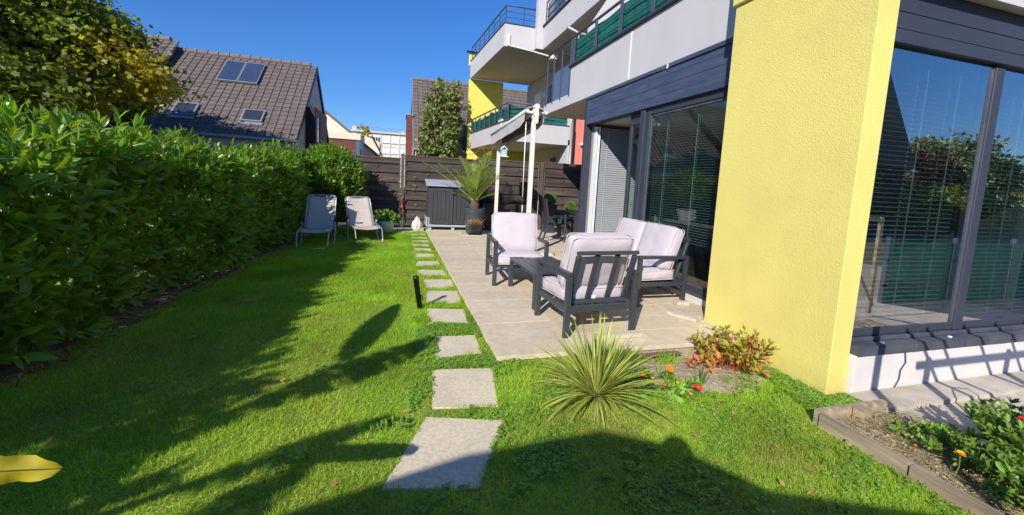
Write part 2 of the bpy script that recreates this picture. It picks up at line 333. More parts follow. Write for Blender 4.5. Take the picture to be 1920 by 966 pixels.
def star(n=5, inner=.55):
    v = [(0, 0, 0)]
    for i in range(2*n-1):
        a = math.radians(-60+i*(300/(2*n-2))+90-90); r = 1 if i % 2 == 0 else inner
        a = math.radians(90) + math.radians((i-(n-1))*(270/(2*n-2)))
        v.append((math.cos(a)*r*.55, .45+math.sin(a)*r*.55, random.uniform(-.04, .04)))
    return (v, [tuple(range(len(v)))])
MAPLE = star(5, .6)
QUAD = ([(0,0,0),(-.3,.45,.05),(0,1,-.05),(.3,.45,.05)], [(0,3,2,1)])

def foliage(name, centres, radii, count, tmpl, size, m, parent, clump=.35, nclump=None, up_bias=.3, flat=.8, kind='stuff', seed=0):
    """leaves in clumps through the outer shell of a set of ellipsoids"""
    rg = np.random.default_rng(seed+5)
    vol = np.array([r[0]*r[1]*r[2] for r in radii]); w = vol/vol.sum()
    nclump = nclump or max(20, count//60)
    idx = rg.choice(len(centres), nclump, p=w)
    d = rg.normal(size=(nclump, 3)); d /= np.linalg.norm(d, axis=1, keepdims=True)
    rr = rg.uniform(.35, 1.02, nclump)**.6
    C = np.array(centres)[idx]; Rr = np.array(radii)[idx]
    cc = C + d*Rr*rr[:, None]
    k = rg.integers(0, nclump, count)
    off = rg.normal(size=(count, 3))*clump*np.array([1, 1, flat])
    P = cc[k]+off*.6
    out = P-C[k]; out /= np.linalg.norm(out, axis=1, keepdims=True)+1e-6
    Yd = out*.6 + rg.normal(size=(count, 3))*.7 + np.array([0, 0, up_bias-.4])
    upv = out*.5 + rg.normal(size=(count, 3))*.5+np.array([0, 0, .7])
    X, Y, Z = basis(Yd, upv)
    sc = size*rg.uniform(.6, 1.25, count)
    me = scatter_mesh(name, *tmpl, P, X, Y, Z, sc, m)
    o = link(name, me, parent); o['kind'] = kind
    return o

# ------------------------------------------------------------------ the setting: ground, lawn, patio, paths
def sstep(a, b, x):
    t = np.clip((x-a)/(b-a), 0, 1); return t*t*(3-2*t)
def gz(x, y):
    x = np.asarray(x, float); y = np.asarray(y, float)
    return -0.05 - 0.10*sstep(.9, 3.0, x)*(1-sstep(3.3, 4.5, y)) + .010*np.sin(x*2.3+1)*np.sin(y*1.7)
def grid_ground(name, x0, x1, y0, y1, nx, ny, m, dz=0.0, amp=0.0):
    xs = np.linspace(x0, x1, nx); ys = np.linspace(y0, y1, ny); Xg, Yg = np.meshgrid(xs, ys)
    Zg = gz(Xg, Yg)+dz+RNG.normal(size=Xg.shape)*amp
    V = np.stack([Xg.ravel(), Yg.ravel(), Zg.ravel()], 1)
    i = np.arange(nx-1); j = np.arange(ny-1); I, J = np.meshgrid(i, j); a = (J*nx+I).ravel()
    L = np.stack([a, a+1, a+1+nx, a+nx], 1).ravel()
    return link(name, np_mesh(name, V, L, np.arange(len(a))*4, m, True))
g = MB(); g.add([(-700,-700,-.30),(700,-700,-.30),(700,900,-.30),(-700,900,-.30)], [(0,1,2,3)])
tag(g.build('ground', 'ground'), kind='structure')
tag(grid_ground('lawn', -4.5, 3.64, -2.5, 12.5, 120, 200, 'turf'), kind='structure')
def hx(y): return -3.0+.075*y
# soil strip under the hedge
xs = []; v = []; f = []
for i in range(60):
    y = -2+i*.245
    for k, dx in enumerate((-1.3, -.6, 0.0, .30+.06*math.sin(i*1.7))):
        x = hx(y)+dx; v.append((x, y, float(gz(x, y))+.006+(0.02 if k in (1, 2) else -.002)+random.uniform(-.004, .004)))
    if i:
        for k in range(3): a = (i-1)*4+k; f.append((a, a+1, a+5, a+4))
b = MB(); b.add(v, f); tag(b.build('soil_bed', 'soil', smooth=True), kind='structure')

# patio base + slabs
PX0, PY0, PY1 = 0.845, 3.16, 11.98
b = MB(); b.box((PX0+.02, PY0+.02, -.20), (3.84, PY1, -.030)); b.box((3.84, 7.96, -.20), (8.2, PY1, -.030))
patio = tag(b.build('patio', 'mortar'), kind='structure')
slab_meshes = {}
def slab(x0, y0, w, d, zt=0.0, skew=0):
    key = (round(w, 2), round(d, 2))
    if key not in slab_meshes:
        bb = MB(); bb.box((-w/2+.0013, -d/2+.0013, -.042), (w/2-.0013, d/2-.0013, 0))
        slab_meshes[key] = bb.mesh('slab', 'concrete', bevel=.002, seg=1)
    o = link('slab', slab_meshes[key], patio); o.location = (x0+w/2, y0+d/2, zt+random.uniform(-.0015, .0015))
    o.rotation_euler = (random.uniform(-.001, .001), random.uniform(-.001, .001), random.uniform(-.002, .002))
ncol = 4; cw = .80
for c in range(4):
    w = cw if c < 3 else 3.83-(PX0+3*cw)
    y = PY0+(0 if c < 3 else .02)
    while y < PY1-.1:
        d = min(.40, PY1-y); slab(PX0+c*cw, y, w, d); y += .40
for c in range(6):
    w = .8 if c < 5 else .35
    y = 7.98
    while y < PY1-.1:
        d = min(.40, PY1-y); slab(3.84+c*.8, y, w, d); y += .40
b = MB(); b.box((-.6, 11.45, -.09), (PX0-.02, 12.35, -.035)); b.box((PX0-.02, 11.99, -.1), (8, 12.42, -.02))
tag(b.build('concrete_strip', 'ledge', bevel=.004, seg=1), kind='structure')
b = MB(); b.box((2.3, 3.19, -.30), (3.449, 3.24, -.045)); tag(b.build('patio_foundation', 'yellow_smooth'), kind='structure')

# stepping stones: the four corners of each (near-left, near-right, far-right, far-left)
STONES = [
 ([(-.04,1.90),(.42,1.80),(.70,2.34),(.215,2.47)], 'nearest stepping stone, large and set askew, its near half in shadow'),
 ([(.26,2.57),(.70,2.51),(.79,3.07),(.31,3.13)], 'second stepping stone from the near end, squarish and fully sunlit'),
 ([(.35,3.27),(.76,3.28),(.78,3.78),(.38,3.80)], 'stepping stone by the patio front corner, crossed by a leaf shadow'),
 ([(.35,4.12),(.77,4.02),(.79,4.56),(.37,4.63)], 'stepping stone just in front of the black garden post'),
 ([(.38,4.86),(.80,4.82),(.84,5.36),(.40,5.40)], 'stepping stone just behind the black garden post, tufted with grass'),
 ([(.41,5.56),(.81,5.47),(.84,6.03),(.42,6.05)], 'stepping stone second beyond the black garden post'),
 ([(.37,6.29),(.80,6.28),(.80,6.70),(.36,6.74)], 'stepping stone third beyond the black garden post'),
 ([(.36,7.02),(.78,7.00),(.78,7.40),(.38,7.42)], 'stepping stone fourth beyond the black garden post'),
 ([(.37,7.72),(.76,7.70),(.74,8.10),(.37,8.13)], 'stepping stone sixth counted from the white sack'),
 ([(.37,8.42),(.75,8.40),(.74,8.74),(.37,8.76)], 'stepping stone fifth counted from the white sack'),
 ([(.37,9.02),(.74,9.00),(.74,9.32),(.37,9.33)], 'stepping stone fourth counted from the white sack'),
 ([(.38,9.62),(.79,9.60),(.79,9.98),(.38,9.96)], 'stepping stone third counted from the white sack'),
 ([(.39,10.2),(.79,10.2),(.79,10.5),(.39,10.5)], 'stepping stone second counted from the white sack'),
 ([(.40,10.8),(.79,10.8),(.79,11.1),(.40,11.1)], 'farthest stepping stone, overgrown, beside the white sack')]
for q, lab in STONES:
    c = sum((Vector((x, y, 0)) for x, y in q), Vector())/4; z = float(gz(c.x, c.y))
    b = MB(); b.prism([(x-c.x, y-c.y, 0) for x, y in q], (0, 0, -.04), (0, 0, .010))
    o = tag(b.build('stepping_stone', 'stone', bevel=.005), lab, 'stepping stone', 'stepping stones beside the patio'); o.location = (c.x, c.y, z)
def in_poly(px, py, poly, grow=0):
    cx = sum(p[0] for p in poly)/len(poly); cy = sum(p[1] for p in poly)/len(poly)
    q = [(cx+(x-cx)*(1+grow), cy+(y-cy)*(1+grow)) for x, y in poly]
    ins = np.ones(len(px), bool); n = len(q)
    for i in range(n):
        x0, y0 = q[i]; x1, y1 = q[(i+1) % n]
        ins &= ((x1-x0)*(py-y0)-(y1-y0)*(px-x0)) > 0
    return ins
def lawn_ok(px, py):
    ok = px > hx(py)+.20+.05*np.sin(py*4)
    ok &= ~((px > PX0-.015) & (py > PY0-.01))
    ok &= ~((px > 3.41) & (py > 2.3))
    ok &= ~((px > 2.90) & (py < 2.10))                       # raised bed
    ok &= ~((px > 3.6))
    ok &= ~((px > -.6) & (py > 11.42))
    ok &= py < 12.2
    for q, _ in STONES: ok &= ~in_poly(px, py, q, -.06)
    # flower bed soil
    d = ((px-2.45)/.85)**2+((py-2.88)/.38)**2
    ok &= (d > 1) | (RNG.random(len(px)) < .7)
    return ok
def pnoise(x, y, s, seed=0):
    return (np.sin(x*s+seed)*np.cos(y*s*1.3+seed*2)+np.sin((x+y)*s*.7+seed*3)*np.cos((x-y)*s*1.9+seed))*.5
def blades(name, n, xr, yr, hmin, hmax, wid, m, segs=2, cond=None, dens=None, lean=.85, tall=None):
    px = RNG.uniform(*xr, n); py = RNG.uniform(*yr, n)
    ok = lawn_ok(px, py)
    if cond is not None: ok &= cond(px, py)
    px = px[ok]; py = py[ok]; n = len(px)
    h = RNG.uniform(hmin, hmax, n)*(1+.30*pnoise(px, py, 2.3, 1)+.2*pnoise(px, py, 7.7, 3)); 
    if tall is not None: h *= tall(px, py)
    a = RNG.uniform(0, 2*np.pi, n); l = np.abs(RNG.normal(0, lean, n))
    Yd = np.stack([np.cos(a)*l, np.sin(a)*l, np.ones(n)], 1)
    a2 = RNG.uniform(0, 2*np.pi, n); up = np.stack([np.cos(a2), np.sin(a2), np.zeros(n)], 1)
    X, Y, Z = basis(Yd, up)
    P = np.stack([px, py, gz(px, py)-.004], 1)
    w = wid*RNG.uniform(.7, 1.3, n)
    sc = np.stack([w, h, h], 1)
    if segs == 2: T = ([(-.5,0,0),(.5,0,0),(.42,.5,.06),(-.42,.5,.06),(0,1,.28)], [(0,1,2,3),(3,2,4)])
    else: T = ([(-.5,0,0),(.5,0,0),(0,1,.2)], [(0,1,2)])
    o = link(name, scatter_mesh(name, *T, P, X, Y, Z, sc, m)); o['kind'] = 'stuff'; return o
inner = lambda x, y: (x > -.95*y*.8-.3)                       # roughly what a camera near the origin can see
near = blades('grass', 260000, (-2.9, 3.6), (.8, 5.0), .022, .050, .0034, 'grass', 2, cond=lambda x, y: x > -1.0*y)
mid = blades('grass', 200000, (-2.7, .84), (5.0, 12.2), .030, .060, .0055, 'grass', 1)
tag(near, 'short lawn grass nearest the camera, sunlit and shaded', 'grass'); tag(mid, 'lawn grass beyond the garden post running to the loungers', 'grass')
edge = blades('tall_grass', 26000, (.25, .84), (3.2, 11.4), .05, .10, .004, 'grass', 2, cond=lambda x, y: (pnoise(x, y, 9, 4) > .1))
tag(edge, 'longer grass tufts growing between the stepping stones and patio edge', 'grass')
dry = blades('dry_grass', 16000, (-2.7, 3.6), (1.0, 8), .015, .04, .004, 'drygrass', 1, cond=lambda x, y: (pnoise(x, y, 3.1, 9) > .25) & (x > -1.*y), lean=1.6)
tag(dry, 'dry straw coloured blades lying in the lawn', 'dry grass')
# clover and creeping leaves between the stones and on the right-hand part of the lawn
def clover(name, n, xr, yr, cond, size, lab):
    px = RNG.uniform(*xr, n); py = RNG.uniform(*yr, n); ok = lawn_ok(px, py) & cond(px, py); px = px[ok]; py = py[ok]; n = len(px)
    k = 3; P = np.repeat(np.stack([px, py, gz(px, py)+RNG.uniform(.012, .034, n)], 1), k, 0)
    a = (RNG.uniform(0, 6.28, n)[:, None]+np.arange(k)*2.09).ravel()
    Yd = np.stack([np.cos(a), np.sin(a), RNG.uniform(-.2, .35, n*k)], 1)
    up = np.tile([0, 0, 1.], (n*k, 1))+RNG.normal(size=(n*k, 3))*.25
    X, Y, Z = basis(Yd, up)
    T = ([(0,0,0),(-.42,.45,.06),(-.3,.95,.02),(.3,.95,.02),(.42,.45,.06)], [(0,4,3,2,1)])
    o = link(name, scatter_mesh(name, *T, P, X, Y, Z, size*np.repeat(RNG.uniform(.6, 1.3, n), k), 'clover')); o['kind'] = 'stuff'
    tag(o, lab, 'clover')
clover('clover', 30000, (.1, 3.6), (1.0, 3.3), lambda x, y: (pnoise(x, y, 4.2, 2)+pnoise(x, y, 11, 5)*.6+pnoise(x, y, 29, 8)*.6 > .15), .013, 'small clover leaves spreading through the lawn around the yucca')
clover('creeping_weed', 12000, (.2, .84), (3.1, 4.3), lambda x, y: (pnoise(x, y, 6, 3) > -.4), .014, 'creeping weed leaves along the patio edge near its front corner')
clover('creeping_weed', 7000, (2.9, 3.62), (1.9, 3.0), lambda x, y: x > 3.0+.3*(y-2), .016, 'creeping weed leaves at the foot of the yellow pier')
clover('creeping_weed', 9000, (-2.5, .2), (1.2, 5.5), lambda x, y: (pnoise(x, y, 5, 7) > .75), .022, 'patches of broad weed leaves in the left part of the lawn')
# litter under the hedge
n = 1500; py = RNG.uniform(1.5, 12, n); px = hx(py)+RNG.uniform(-.5, .42, n); P = np.stack([px, py, gz(px, py)+.03], 1)
Yd = RNG.normal(size=(n, 3))*[1, 1, .25]; X, Y, Z = basis(Yd, np.tile([0, 0, 1.], (n, 1))+RNG.normal(size=(n, 3))*.4)
o = link('leaf_litter', scatter_mesh('leaf_litter', *LAUREL, P, X, Y, Z, RNG.uniform(.04, .10, n), 'litter'))
tag(o, 'brown and orange fallen leaves on the soil under the hedge', 'leaf litter', kind='stuff')

# ------------------------------------------------------------------ the apartment house on the right (near)
PY_ = 2.33
H1 = thing('apartment_house', (3.85, 5.8, 0), 'near apartment house with yellow pier, navy cladding and white balcony parapet', 'apartment house')
def hp(b, name, m, parent=H1, **k):
    """part given in world coordinates, parented to the house"""
    o = b.build(name, m, parent, **k); root = parent
    while root is not None: 
        o.data.transform(Matrix.Translation(-root.location)) if root.type == 'EMPTY' else None
        root = root.parent
    return o
b = MB(); b.box((3.445, PY_, -.35), (3.655, 3.74, 3.44)); b.box((3.655, 3.60, -.35), (3.95, 3.737, 3.44)); hp(b, 'pier', 'yellow', bevel=.006, seg=1)
b = MB(); b.box((3.415, PY_-.025, 3.442), (3.655, 3.765, 7.5)); hp(b, 'upper_pier', 'yellow', bevel=.01, seg=1)
b = MB(); b.box((3.82, 3.742, 3.30), (3.90, 3.86, 4.9)); hp(b, 'pier_flashing', 'anthracite')
# navy lintel cladding over the sliding window
zb = [2.745, 2.885, 3.02, 3.155, 3.245]
for i in range(4):
    b = MB(); b.box((3.795+.003*(i % 2), 3.742, zb[i]+.002), (3.86, 7.93, zb[i+1]-.0005)); hp(b, 'cladding_board', 'navy', bevel=.0015, seg=1)
b = MB(); b.box((3.83, 3.742, 2.74), (3.98, 7.93, 3.25)); hp(b, 'lintel_box', 'anthracite')
b = MB(); b.box((3.775, 3.742, 3.248), (3.90, 5.30, 3.298)); b.box((3.775, 5.42, 3.248), (3.90, 7.95, 3.298)); b.box((3.785, 5.30, 3.25), (3.90, 5.42, 3.296)); hp(b, 'lintel_cap', 'navy', bevel=.004, seg=1)
b = MB(); b.box((3.765, 5.285, 3.235), (3.775, 5.31, 3.30)); hp(b, 'cap_clip', 'pvc')
b = MB(); b.box((3.80, 7.93, -.03), (3.95, 8.03, 3.25)); hp(b, 'corner_post', 'anthracite', bevel=.006, seg=1)
# balcony parapet and slab of the first floor
b = MB(); b.box((3.78, 3.742, 3.30), (3.93, 8.90, 4.14)); b.box((3.78, 8.90, 3.30), (3.93, 10.57, 3.56)); hp(b, 'parapet', 'white_wall', bevel=.006, seg=1)
b = MB(); b.box((3.772, 6.35, 3.31), (3.782, 6.385, 4.10)); hp(b, 'parapet_joint', 'pvc')
b = MB(); b.box((3.73, 3.742, 4.142), (3.96, 8.93, 4.19)); hp(b, 'parapet_coping', 'anthracite', bevel=.006, seg=1)
b = MB(); b.box((3.93, 3.76, 3.302), (9.0, 10.55, 3.50)); b.box((3.80, 7.96, 3.29), (9, 10.54, 3.303)); hp(b, 'balcony_slab', 'soffit')
rail = hp(MB().tube([(3.80, 3.76, 4.76), (3.80, 10.42, 4.82)], .028, 8), 'railing', 'rail', smooth=True)
def rp(b, name, m, **k):
    o = b.build(name, m, rail, **k); o.data.transform(Matrix.Translation(-H1.location)); return o
for y in (4.86, 5.80, 6.76, 7.72, 8.76, 8.90, 9.43, 9.95, 10.40):
    zb0 = 4.19 if y < 8.9 else 3.56
    w = .085 if y < 8.8 else .055
    b = MB(); b.box((3.765, y-w/2, zb0-.05), (3.785, y+w/2, 4.66 if y > 8.9 else 4.74)); b.add([(3.765, y-w/2, 4.74), (3.785, y-w/2, 4.74), (3.785, y+w/2, 4.74), (3.765, y+w/2, 4.74), (3.775, y, 4.79)], [(0,1,4),(1,2,4),(2,3,4),(3,0,4)]); rp(b, 'rail_post', 'rail')
for z in (4.36, 4.56):
    b = MB(); b.tube([(3.80, 3.76, z), (3.80, 10.42, z+.02)], .011, 6); rp(b, 'rail_bar', 'rail', smooth=True)
b = MB(); b.box((3.79, 8.94, 3.57), (3.81, 9.40, 4.25)); b.box((3.79, 9.46, 3.57), (3.81, 9.92, 4.25)); rp(b, 'rail_panel', 'rail_panel')
# green privacy mesh, sagging between the posts
def mesh_cloth(b, p0, p1, z0, z1, nx, sag, off, seed):
    rg = random.Random(seed); nz = 7; p0 = Vector(p0); p1 = Vector(p1); d = (p1-p0); nrm = Vector((d.y, -d.x, 0)).normalized(); vs = []
    for i in range(nx+1):
        t = i/nx; s = sag*abs(math.sin(t*math.pi*max(1, round(d.length/1.0))))
        for k in range(nz+1):
            u = k/nz; z = z0+(z1-s-z0)*u
            q = p0+d*t+nrm*(off*math.sin(t*9+u*4+seed)+rg.uniform(-.004, .004)); vs.append((q.x, q.y, z))
    b.add(vs, [(i*(nz+1)+k, (i+1)*(nz+1)+k, (i+1)*(nz+1)+k+1, i*(nz+1)+k+1) for i in range(nx) for k in range(nz)])
b = MB(); mesh_cloth(b, (3.85, 3.80, 0), (3.85, 8.86, 0), 4.19, 4.745, 60, .035, .012, 3); rp(b, 'privacy_cloth', 'green_cloth', smooth=True)
# first floor wall, second floor balcony
b = MB(); b.box((6.2, 3.8, 3.5), (6.4, 12.0, 6.4)); hp(b, 'upper_wall', 'white_wall')
b = MB(); b.box((5.10, 4.5, 6.40), (5.25, 14.72, 7.20)); hp(b, 'second_parapet', 'white_wall', bevel=.006, seg=1)
b = MB(); b.box((5.05, 4.5, 7.202), (5.28, 14.74, 7.25)); hp(b, 'second_coping', 'anthracite')
b = MB(); b.box((5.25, 4.5, 6.41), (9, 14.7, 6.6)); hp(b, 'second_slab', 'soffit')
r2 = hp(MB().tube([(5.12, 4.5, 8.0), (5.12, 14.6, 8.0)], .028), 'second_railing', 'rail')
for i in range(9):
    b = MB(); y = 14.55-i*1.1; b.box((5.10, y-.04, 7.25), (5.12, y+.04, 8.0)); o = b.build('rail_post', 'rail', r2); o.data.transform(Matrix.Translation(-H1.location))
for z in (7.5, 7.75):
    b = MB(); b.tube([(5.14, 4.5, z), (5.14, 14.6, z)], .012, 6); o = b.build('rail_bar', 'rail', r2); o.data.transform(Matrix.Translation(-H1.location))
b = MB(); b.box((5.16, 12.9, 7.25), (5.18, 14.5, 7.95)); o = b.build('rail_panel', 'rail_panel', r2); o.data.transform(Matrix.Translation(-H1.location))
b = MB(); b.box((4.85, 14.76, 6.42), (6.8, 15.0, 11)); hp(b, 'end_wall', 'white_wall')
b = MB(); b.box((5.24, 14.70, 7.45), (5.50, 14.76, 7.95)); hp(b, 'wall_vent', 'grey_sill')
# white side screen between balconies, seen above the railing
b = MB(); b.prism([(4.22, 9.0, 4.20), (4.22, 9.0, 5.14), (5.0, 9.0, 6.38), (6.2, 9.0, 6.38), (6.2, 9.0, 4.20)], (0, 0, 0), (0, .08, 0)); hp(b, 'side_screen', 'white_wall')
# downpipe under the second balcony and a folded rod
b = MB(); b.tube([(4.9, 12.0, 6.25), (5.3, 12.0, 6.12), (6.15, 11.2, 5.75)], .05, 10); b.tube([(5.3, 12, 6.12), (5.3, 12, 3.6)], .03, 8); hp(b, 'drain_pipe', 'zinc', smooth=True)

# sliding window and its frames (plane x = 3.85)
sw = hp(MB().box((3.84, 3.74, -.03), (3.93, 5.84, .10)), 'sliding_window', 'anthracite')
def sp(b, name, m, par=sw, **k):
    o = b.build(name, m, par, **k); o.data.transform(Matrix.Translation(-H1.location)); return o
def frame(b, x0, x1, y0, y1, z0, z1, w):
    b.box((x0, y0, z0), (x1, y0+w, z1)); b.box((x0, y1-w, z0), (x1, y1, z1)); b.box((x0, y0+w, z1-w), (x1, y1-w, z1)); b.box((x0, y0+w, z0), (x1, y1-w, z0+w))
b = MB(); frame(b, 3.845, 3.92, 3.742, 5.84, .102, 2.742, .10); sp(b, 'frame', 'anthracite', bevel=.005, seg=1)
b = MB(); frame(b, 3.86, 3.90, 3.842, 5.74, .20, 2.642, .035); sp(b, 'inner_frame', 'grey_sill', bevel=.003, seg=1)
b = MB(); b.box((3.876, 3.875, .235), (3.882, 5.705, 2.607)); sp(b, 'pane', 'glass_dark')
b = MB(); b.box((3.835, 3.76, .10), (3.85, 5.84, .13)); sp(b, 'drip_rail', 'grey_sill')
def blind(b, o, ax, a0, a1, z0, z1, pitch, depth, tilt):
    """slats along axis ax between a0 and a1; o = fixed coordinate"""
    z = z0
    while z < z1:
        dz = depth/2*math.sin(tilt); dx = depth/2*math.cos(tilt)
        if ax == 'y': vs = [(o-dx, a0, z-dz), (o-dx, a1, z-dz), (o, a1, z+.0025), (o, a0, z+.0025), (o+dx, a1, z+dz), (o+dx, a0, z+dz)]
        else: vs = [(a0, o-dx, z-dz), (a1, o-dx, z-dz), (a1, o, z+.0025), (a0, o, z+.0025), (a1, o+dx, z+dz), (a0, o+dx, z+dz)]
        b.add(vs, [(0,1,2,3), (3,2,4,5)]); z += pitch
    return b
b = blind(MB(), 3.96, 'y', 3.90, 5.70, .75, 2.62, .036, .018, .22)
o = sp(b, 'blind', 'blind_in'); o['kind'] = 'stuff'
b = MB()
for y in (4.1, 4.75, 5.4): b.tube([(3.945, y, .7), (3.945, y, 2.62)], .0035, 4); b.tube([(3.975, y, .7), (3.975, y, 2.62)], .003, 4)
sp(b, 'blind_cord', 'cord')
b = MB(); b.box((3.90, 4.16, .0), (3.95, 4.24, 2.74)); sp(b, 'inner_mullion', 'grey_sill')
# centre post and narrow leaf
b = MB(); b.box((3.815, 5.842, -.03), (3.93, 5.965, 2.742)); hp(b, 'door_post', 'anthracite', bevel=.006, seg=1)
lf = hp(MB().box((3.90, 5.97, -.02), (3.94, 6.36, .10)), 'door_leaf', 'anthracite')
b = MB(); frame(b, 3.895, 3.95, 5.967, 6.38, .0, 2.62, .07); b.box((3.895, 5.967, 2.62), (3.95, 6.38, 2.74)); sp(b, 'frame', 'anthracite', lf, bevel=.004, seg=1)
b = MB(); b.box((3.918, 6.035, .10), (3.924, 6.31, 2.55)); sp(b, 'pane', 'glass_dark', lf)
b = MB(); b.box((3.86, 5.99, 1.0), (3.89, 6.01, 1.16)); sp(b, 'handle', 'pvc', lf)
# open leaf turned inwards with a blind
ol = hp(MB().box((3.99, 7.80, .02), (4.98, 7.85, .14)), 'open_door_leaf', 'anthracite')
b = MB(); frame_x = lambda b, x0, x1, y0, y1, z0, z1, w: (b.box((x0, y0, z0), (x0+w, y1, z1)), b.box((x1-w, y0, z0), (x1, y1, z1)), b.box((x0+w, y0, z1-w), (x1-w, y1, z1)), b.box((x0+w, y0, z0), (x1-w, y1, z0+w)))
frame_x(b, 3.99, 5.10, 7.79, 7.86, .0, 2.72, .07); sp(b, 'frame', 'anthracite', ol)
b = MB(); b.box((3.965, 7.74, .0), (3.99, 7.86, 2.70)); b.box((3.955, 7.73, 0), (3.966, 7.76, 2.7)); sp(b, 'white_edge', 'pvc', ol)
b = MB(); b.box((4.01, 7.725, 0.0), (4.045, 7.79, 2.70)); sp(b, 'white_edge', 'pvc', ol)
b = blind(MB(), 7.76, 'x', 4.09, 5.04, .46, 2.68, .046, .050, 1.2); o = sp(b, 'blind', 'blind', ol); o['kind'] = 'stuff'
b = MB(); b.box((4.09, 7.72, .42), (5.04, 7.78, .455)); sp(b, 'blind_rail', 'blind', ol, bevel=.004)
b = MB(); [b.tube([(x, 7.725, .43), (x, 7.725, 2.68)], .003, 4) for x in (4.22, 4.95)]; b.tube([(4.22, 7.72, .43), (4.19, 7.70, .36)], .003, 4); sp(b, 'blind_cord', 'pvc', ol)
b = MB(); b.box((3.845, 3.745, -.028), (3.86, 5.84, .10)); b.box((3.832, 3.745, -.028), (3.844, 5.1, .085)); hp(b, 'baseboard', 'white_base')
# interior shell
b = MB()
b.box((3.95, 2.50, -.06), (9.3, 7.95, -.035)); hp(b, 'room_floor', 'roomfloor')
b = MB(); b.box((3.95, 2.50, 2.76), (9.3, 7.95, 2.80)); hp(b, 'room_ceiling', 'ceiling')
b = MB(); b.box((9.2, 2.50, -.03), (9.3, 7.95, 2.76)); b.box((3.95, 7.88, -.03), (9.3, 7.95, 2.76)); hp(b, 'room_wall', 'room')
b = MB(); b.box((3.96, 7.955, -.2), (9.3, 8.03, 3.28)); hp(b, 'side_wall', 'white_wall')

# front window wall (plane y = 2.36)
b = MB(); b.box((3.657, 2.285, -.35), (11, 2.56, .19)); hp(b, 'base_wall', 'white_base', bevel=.004, seg=1)
fw_ = hp(MB().box((3.66, 2.39, .26), (11, 2.50, .315)), 'front_window', 'anthracite')
xs_ = [3.66, 4.30, 4.98, 5.66, 6.4, 7.2, 8.2, 9.4]
for i in range(len(xs_)-1):
    b = MB(); b.box((xs_[i]+.002, 2.262, .192), (xs_[i+1]-.002, 2.40, .275)); hp(b, 'sill', 'grey_sill', bevel=.006)
b = MB(); b.box((3.66, 2.35, .277), (11, 2.39, .312)); sp(b, 'sill_rail', 'grey_sill', fw_, bevel=.004, seg=1)
def spf(b, name, m, **k): return sp(b, name, m, fw_, **k)
b = MB(); b.box((3.66, 2.375, .317), (3.715, 2.47, 2.67)); b.box((4.985, 2.36, .317), (5.10, 2.47, 2.67)); b.box((6.33, 2.36, .317), (6.46, 2.47, 2.67)); b.box((8.2, 2.36, .317), (8.33, 2.47, 2.67))
b.box((3.715, 2.375, .318), (11, 2.465, .385)); spf(b, 'frame', 'anthracite', bevel=.005, seg=1)
spf(MB().box((4.970, 2.374, .386), (4.984, 2.44, 2.66)), 'inner_frame', 'grey_sill'); spf(MB().box((3.716, 2.380, .386), (3.73, 2.44, 2.66)), 'inner_frame', 'grey_sill')
for x0, x1 in ((3.73, 4.965), (5.101, 6.329), (6.461, 8.199), (8.331, 10.9)):
    b = MB(); b.box((x0, 2.386, .386), (x1, 2.392, 2.67)); spf(b, 'pane', 'glass_front')
for x0, x1 in ((3.76, 4.95), (5.13, 6.30), (6.5, 8.15)):
    b = blind(MB(), 2.49, 'x', x0, x1, .42, 2.64, .040, .022, .30); o = spf(b, 'blind', 'blind_in'); o['kind'] = 'stuff'
    b = MB()
    for x in (x0+.06, (x0+x1)/2, x1-.18): b.tube([(x, 2.485, .42), (x, 2.485, 2.64)], .004, 4); b.tube([(x, 2.553, .42), (x, 2.553, 2.64)], .0035, 4)
    spf(b, 'blind_cord', 'cord')
for i, (z0, z1) in enumerate(((2.70, 2.80), (2.803, 2.925), (2.928, 3.12))):
    b = MB(); b.box((3.657, 2.345+.002*(i % 2), z0), (11, 2.46, z1)); hp(b, 'cladding_board', 'anthracite', bevel=.003, seg=1)
b = MB(); b.box((3.657, 2.262, 3.125), (11, 2.6, 3.16)); hp(b, 'front_soffit', 'soffit')
b = MB(); b.box((3.657, 2.24, 3.11), (11, 2.26, 3.9)); b.box((3.657, 2.261, 3.162), (11, 2.6, 3.9)); hp(b, 'front_fascia', 'white_wall')
[hp(MB().lathe([(0, .012), (.014, .01), (.016, 0)], (x, 2.31, .276), 10), 'sill_cap', 'pvc') for x in (3.98, 4.85)]
b = MB(); b.tube([(4.23, 2.277, .19), (4.25, 2.275, .10), (4.20, 2.275, .03), (4.20, 2.275, -.05), (4.15, 2.275, -.13), (4.14, 2.275, -.17)], .005, 5); hp(b, 'cable', 'grey_sill')
# concrete ledge at the foot of the front wall
b = MB()
b.box((3.60, 2.03, -.20), (11, 2.283, -.12)); tag(b.build('concrete_ledge', 'ledge', bevel=.006), kind='structure')
ter = tag(MB().box((3.60, -3, -.3), (12, 2.05, -.19)).build('terrace', 'mortar'), kind='structure')
me_ = MB().box((-.395, -.195, -.04), (.395, .195, 0)).mesh('slab', 'ledge', bevel=.005, seg=1)
for i in range(7):
    for j in range(5):
        o = link('slab', me_, ter); o.location = (4.15+i*.8, 1.85-j*.4, -.152+random.uniform(-.003, .003))

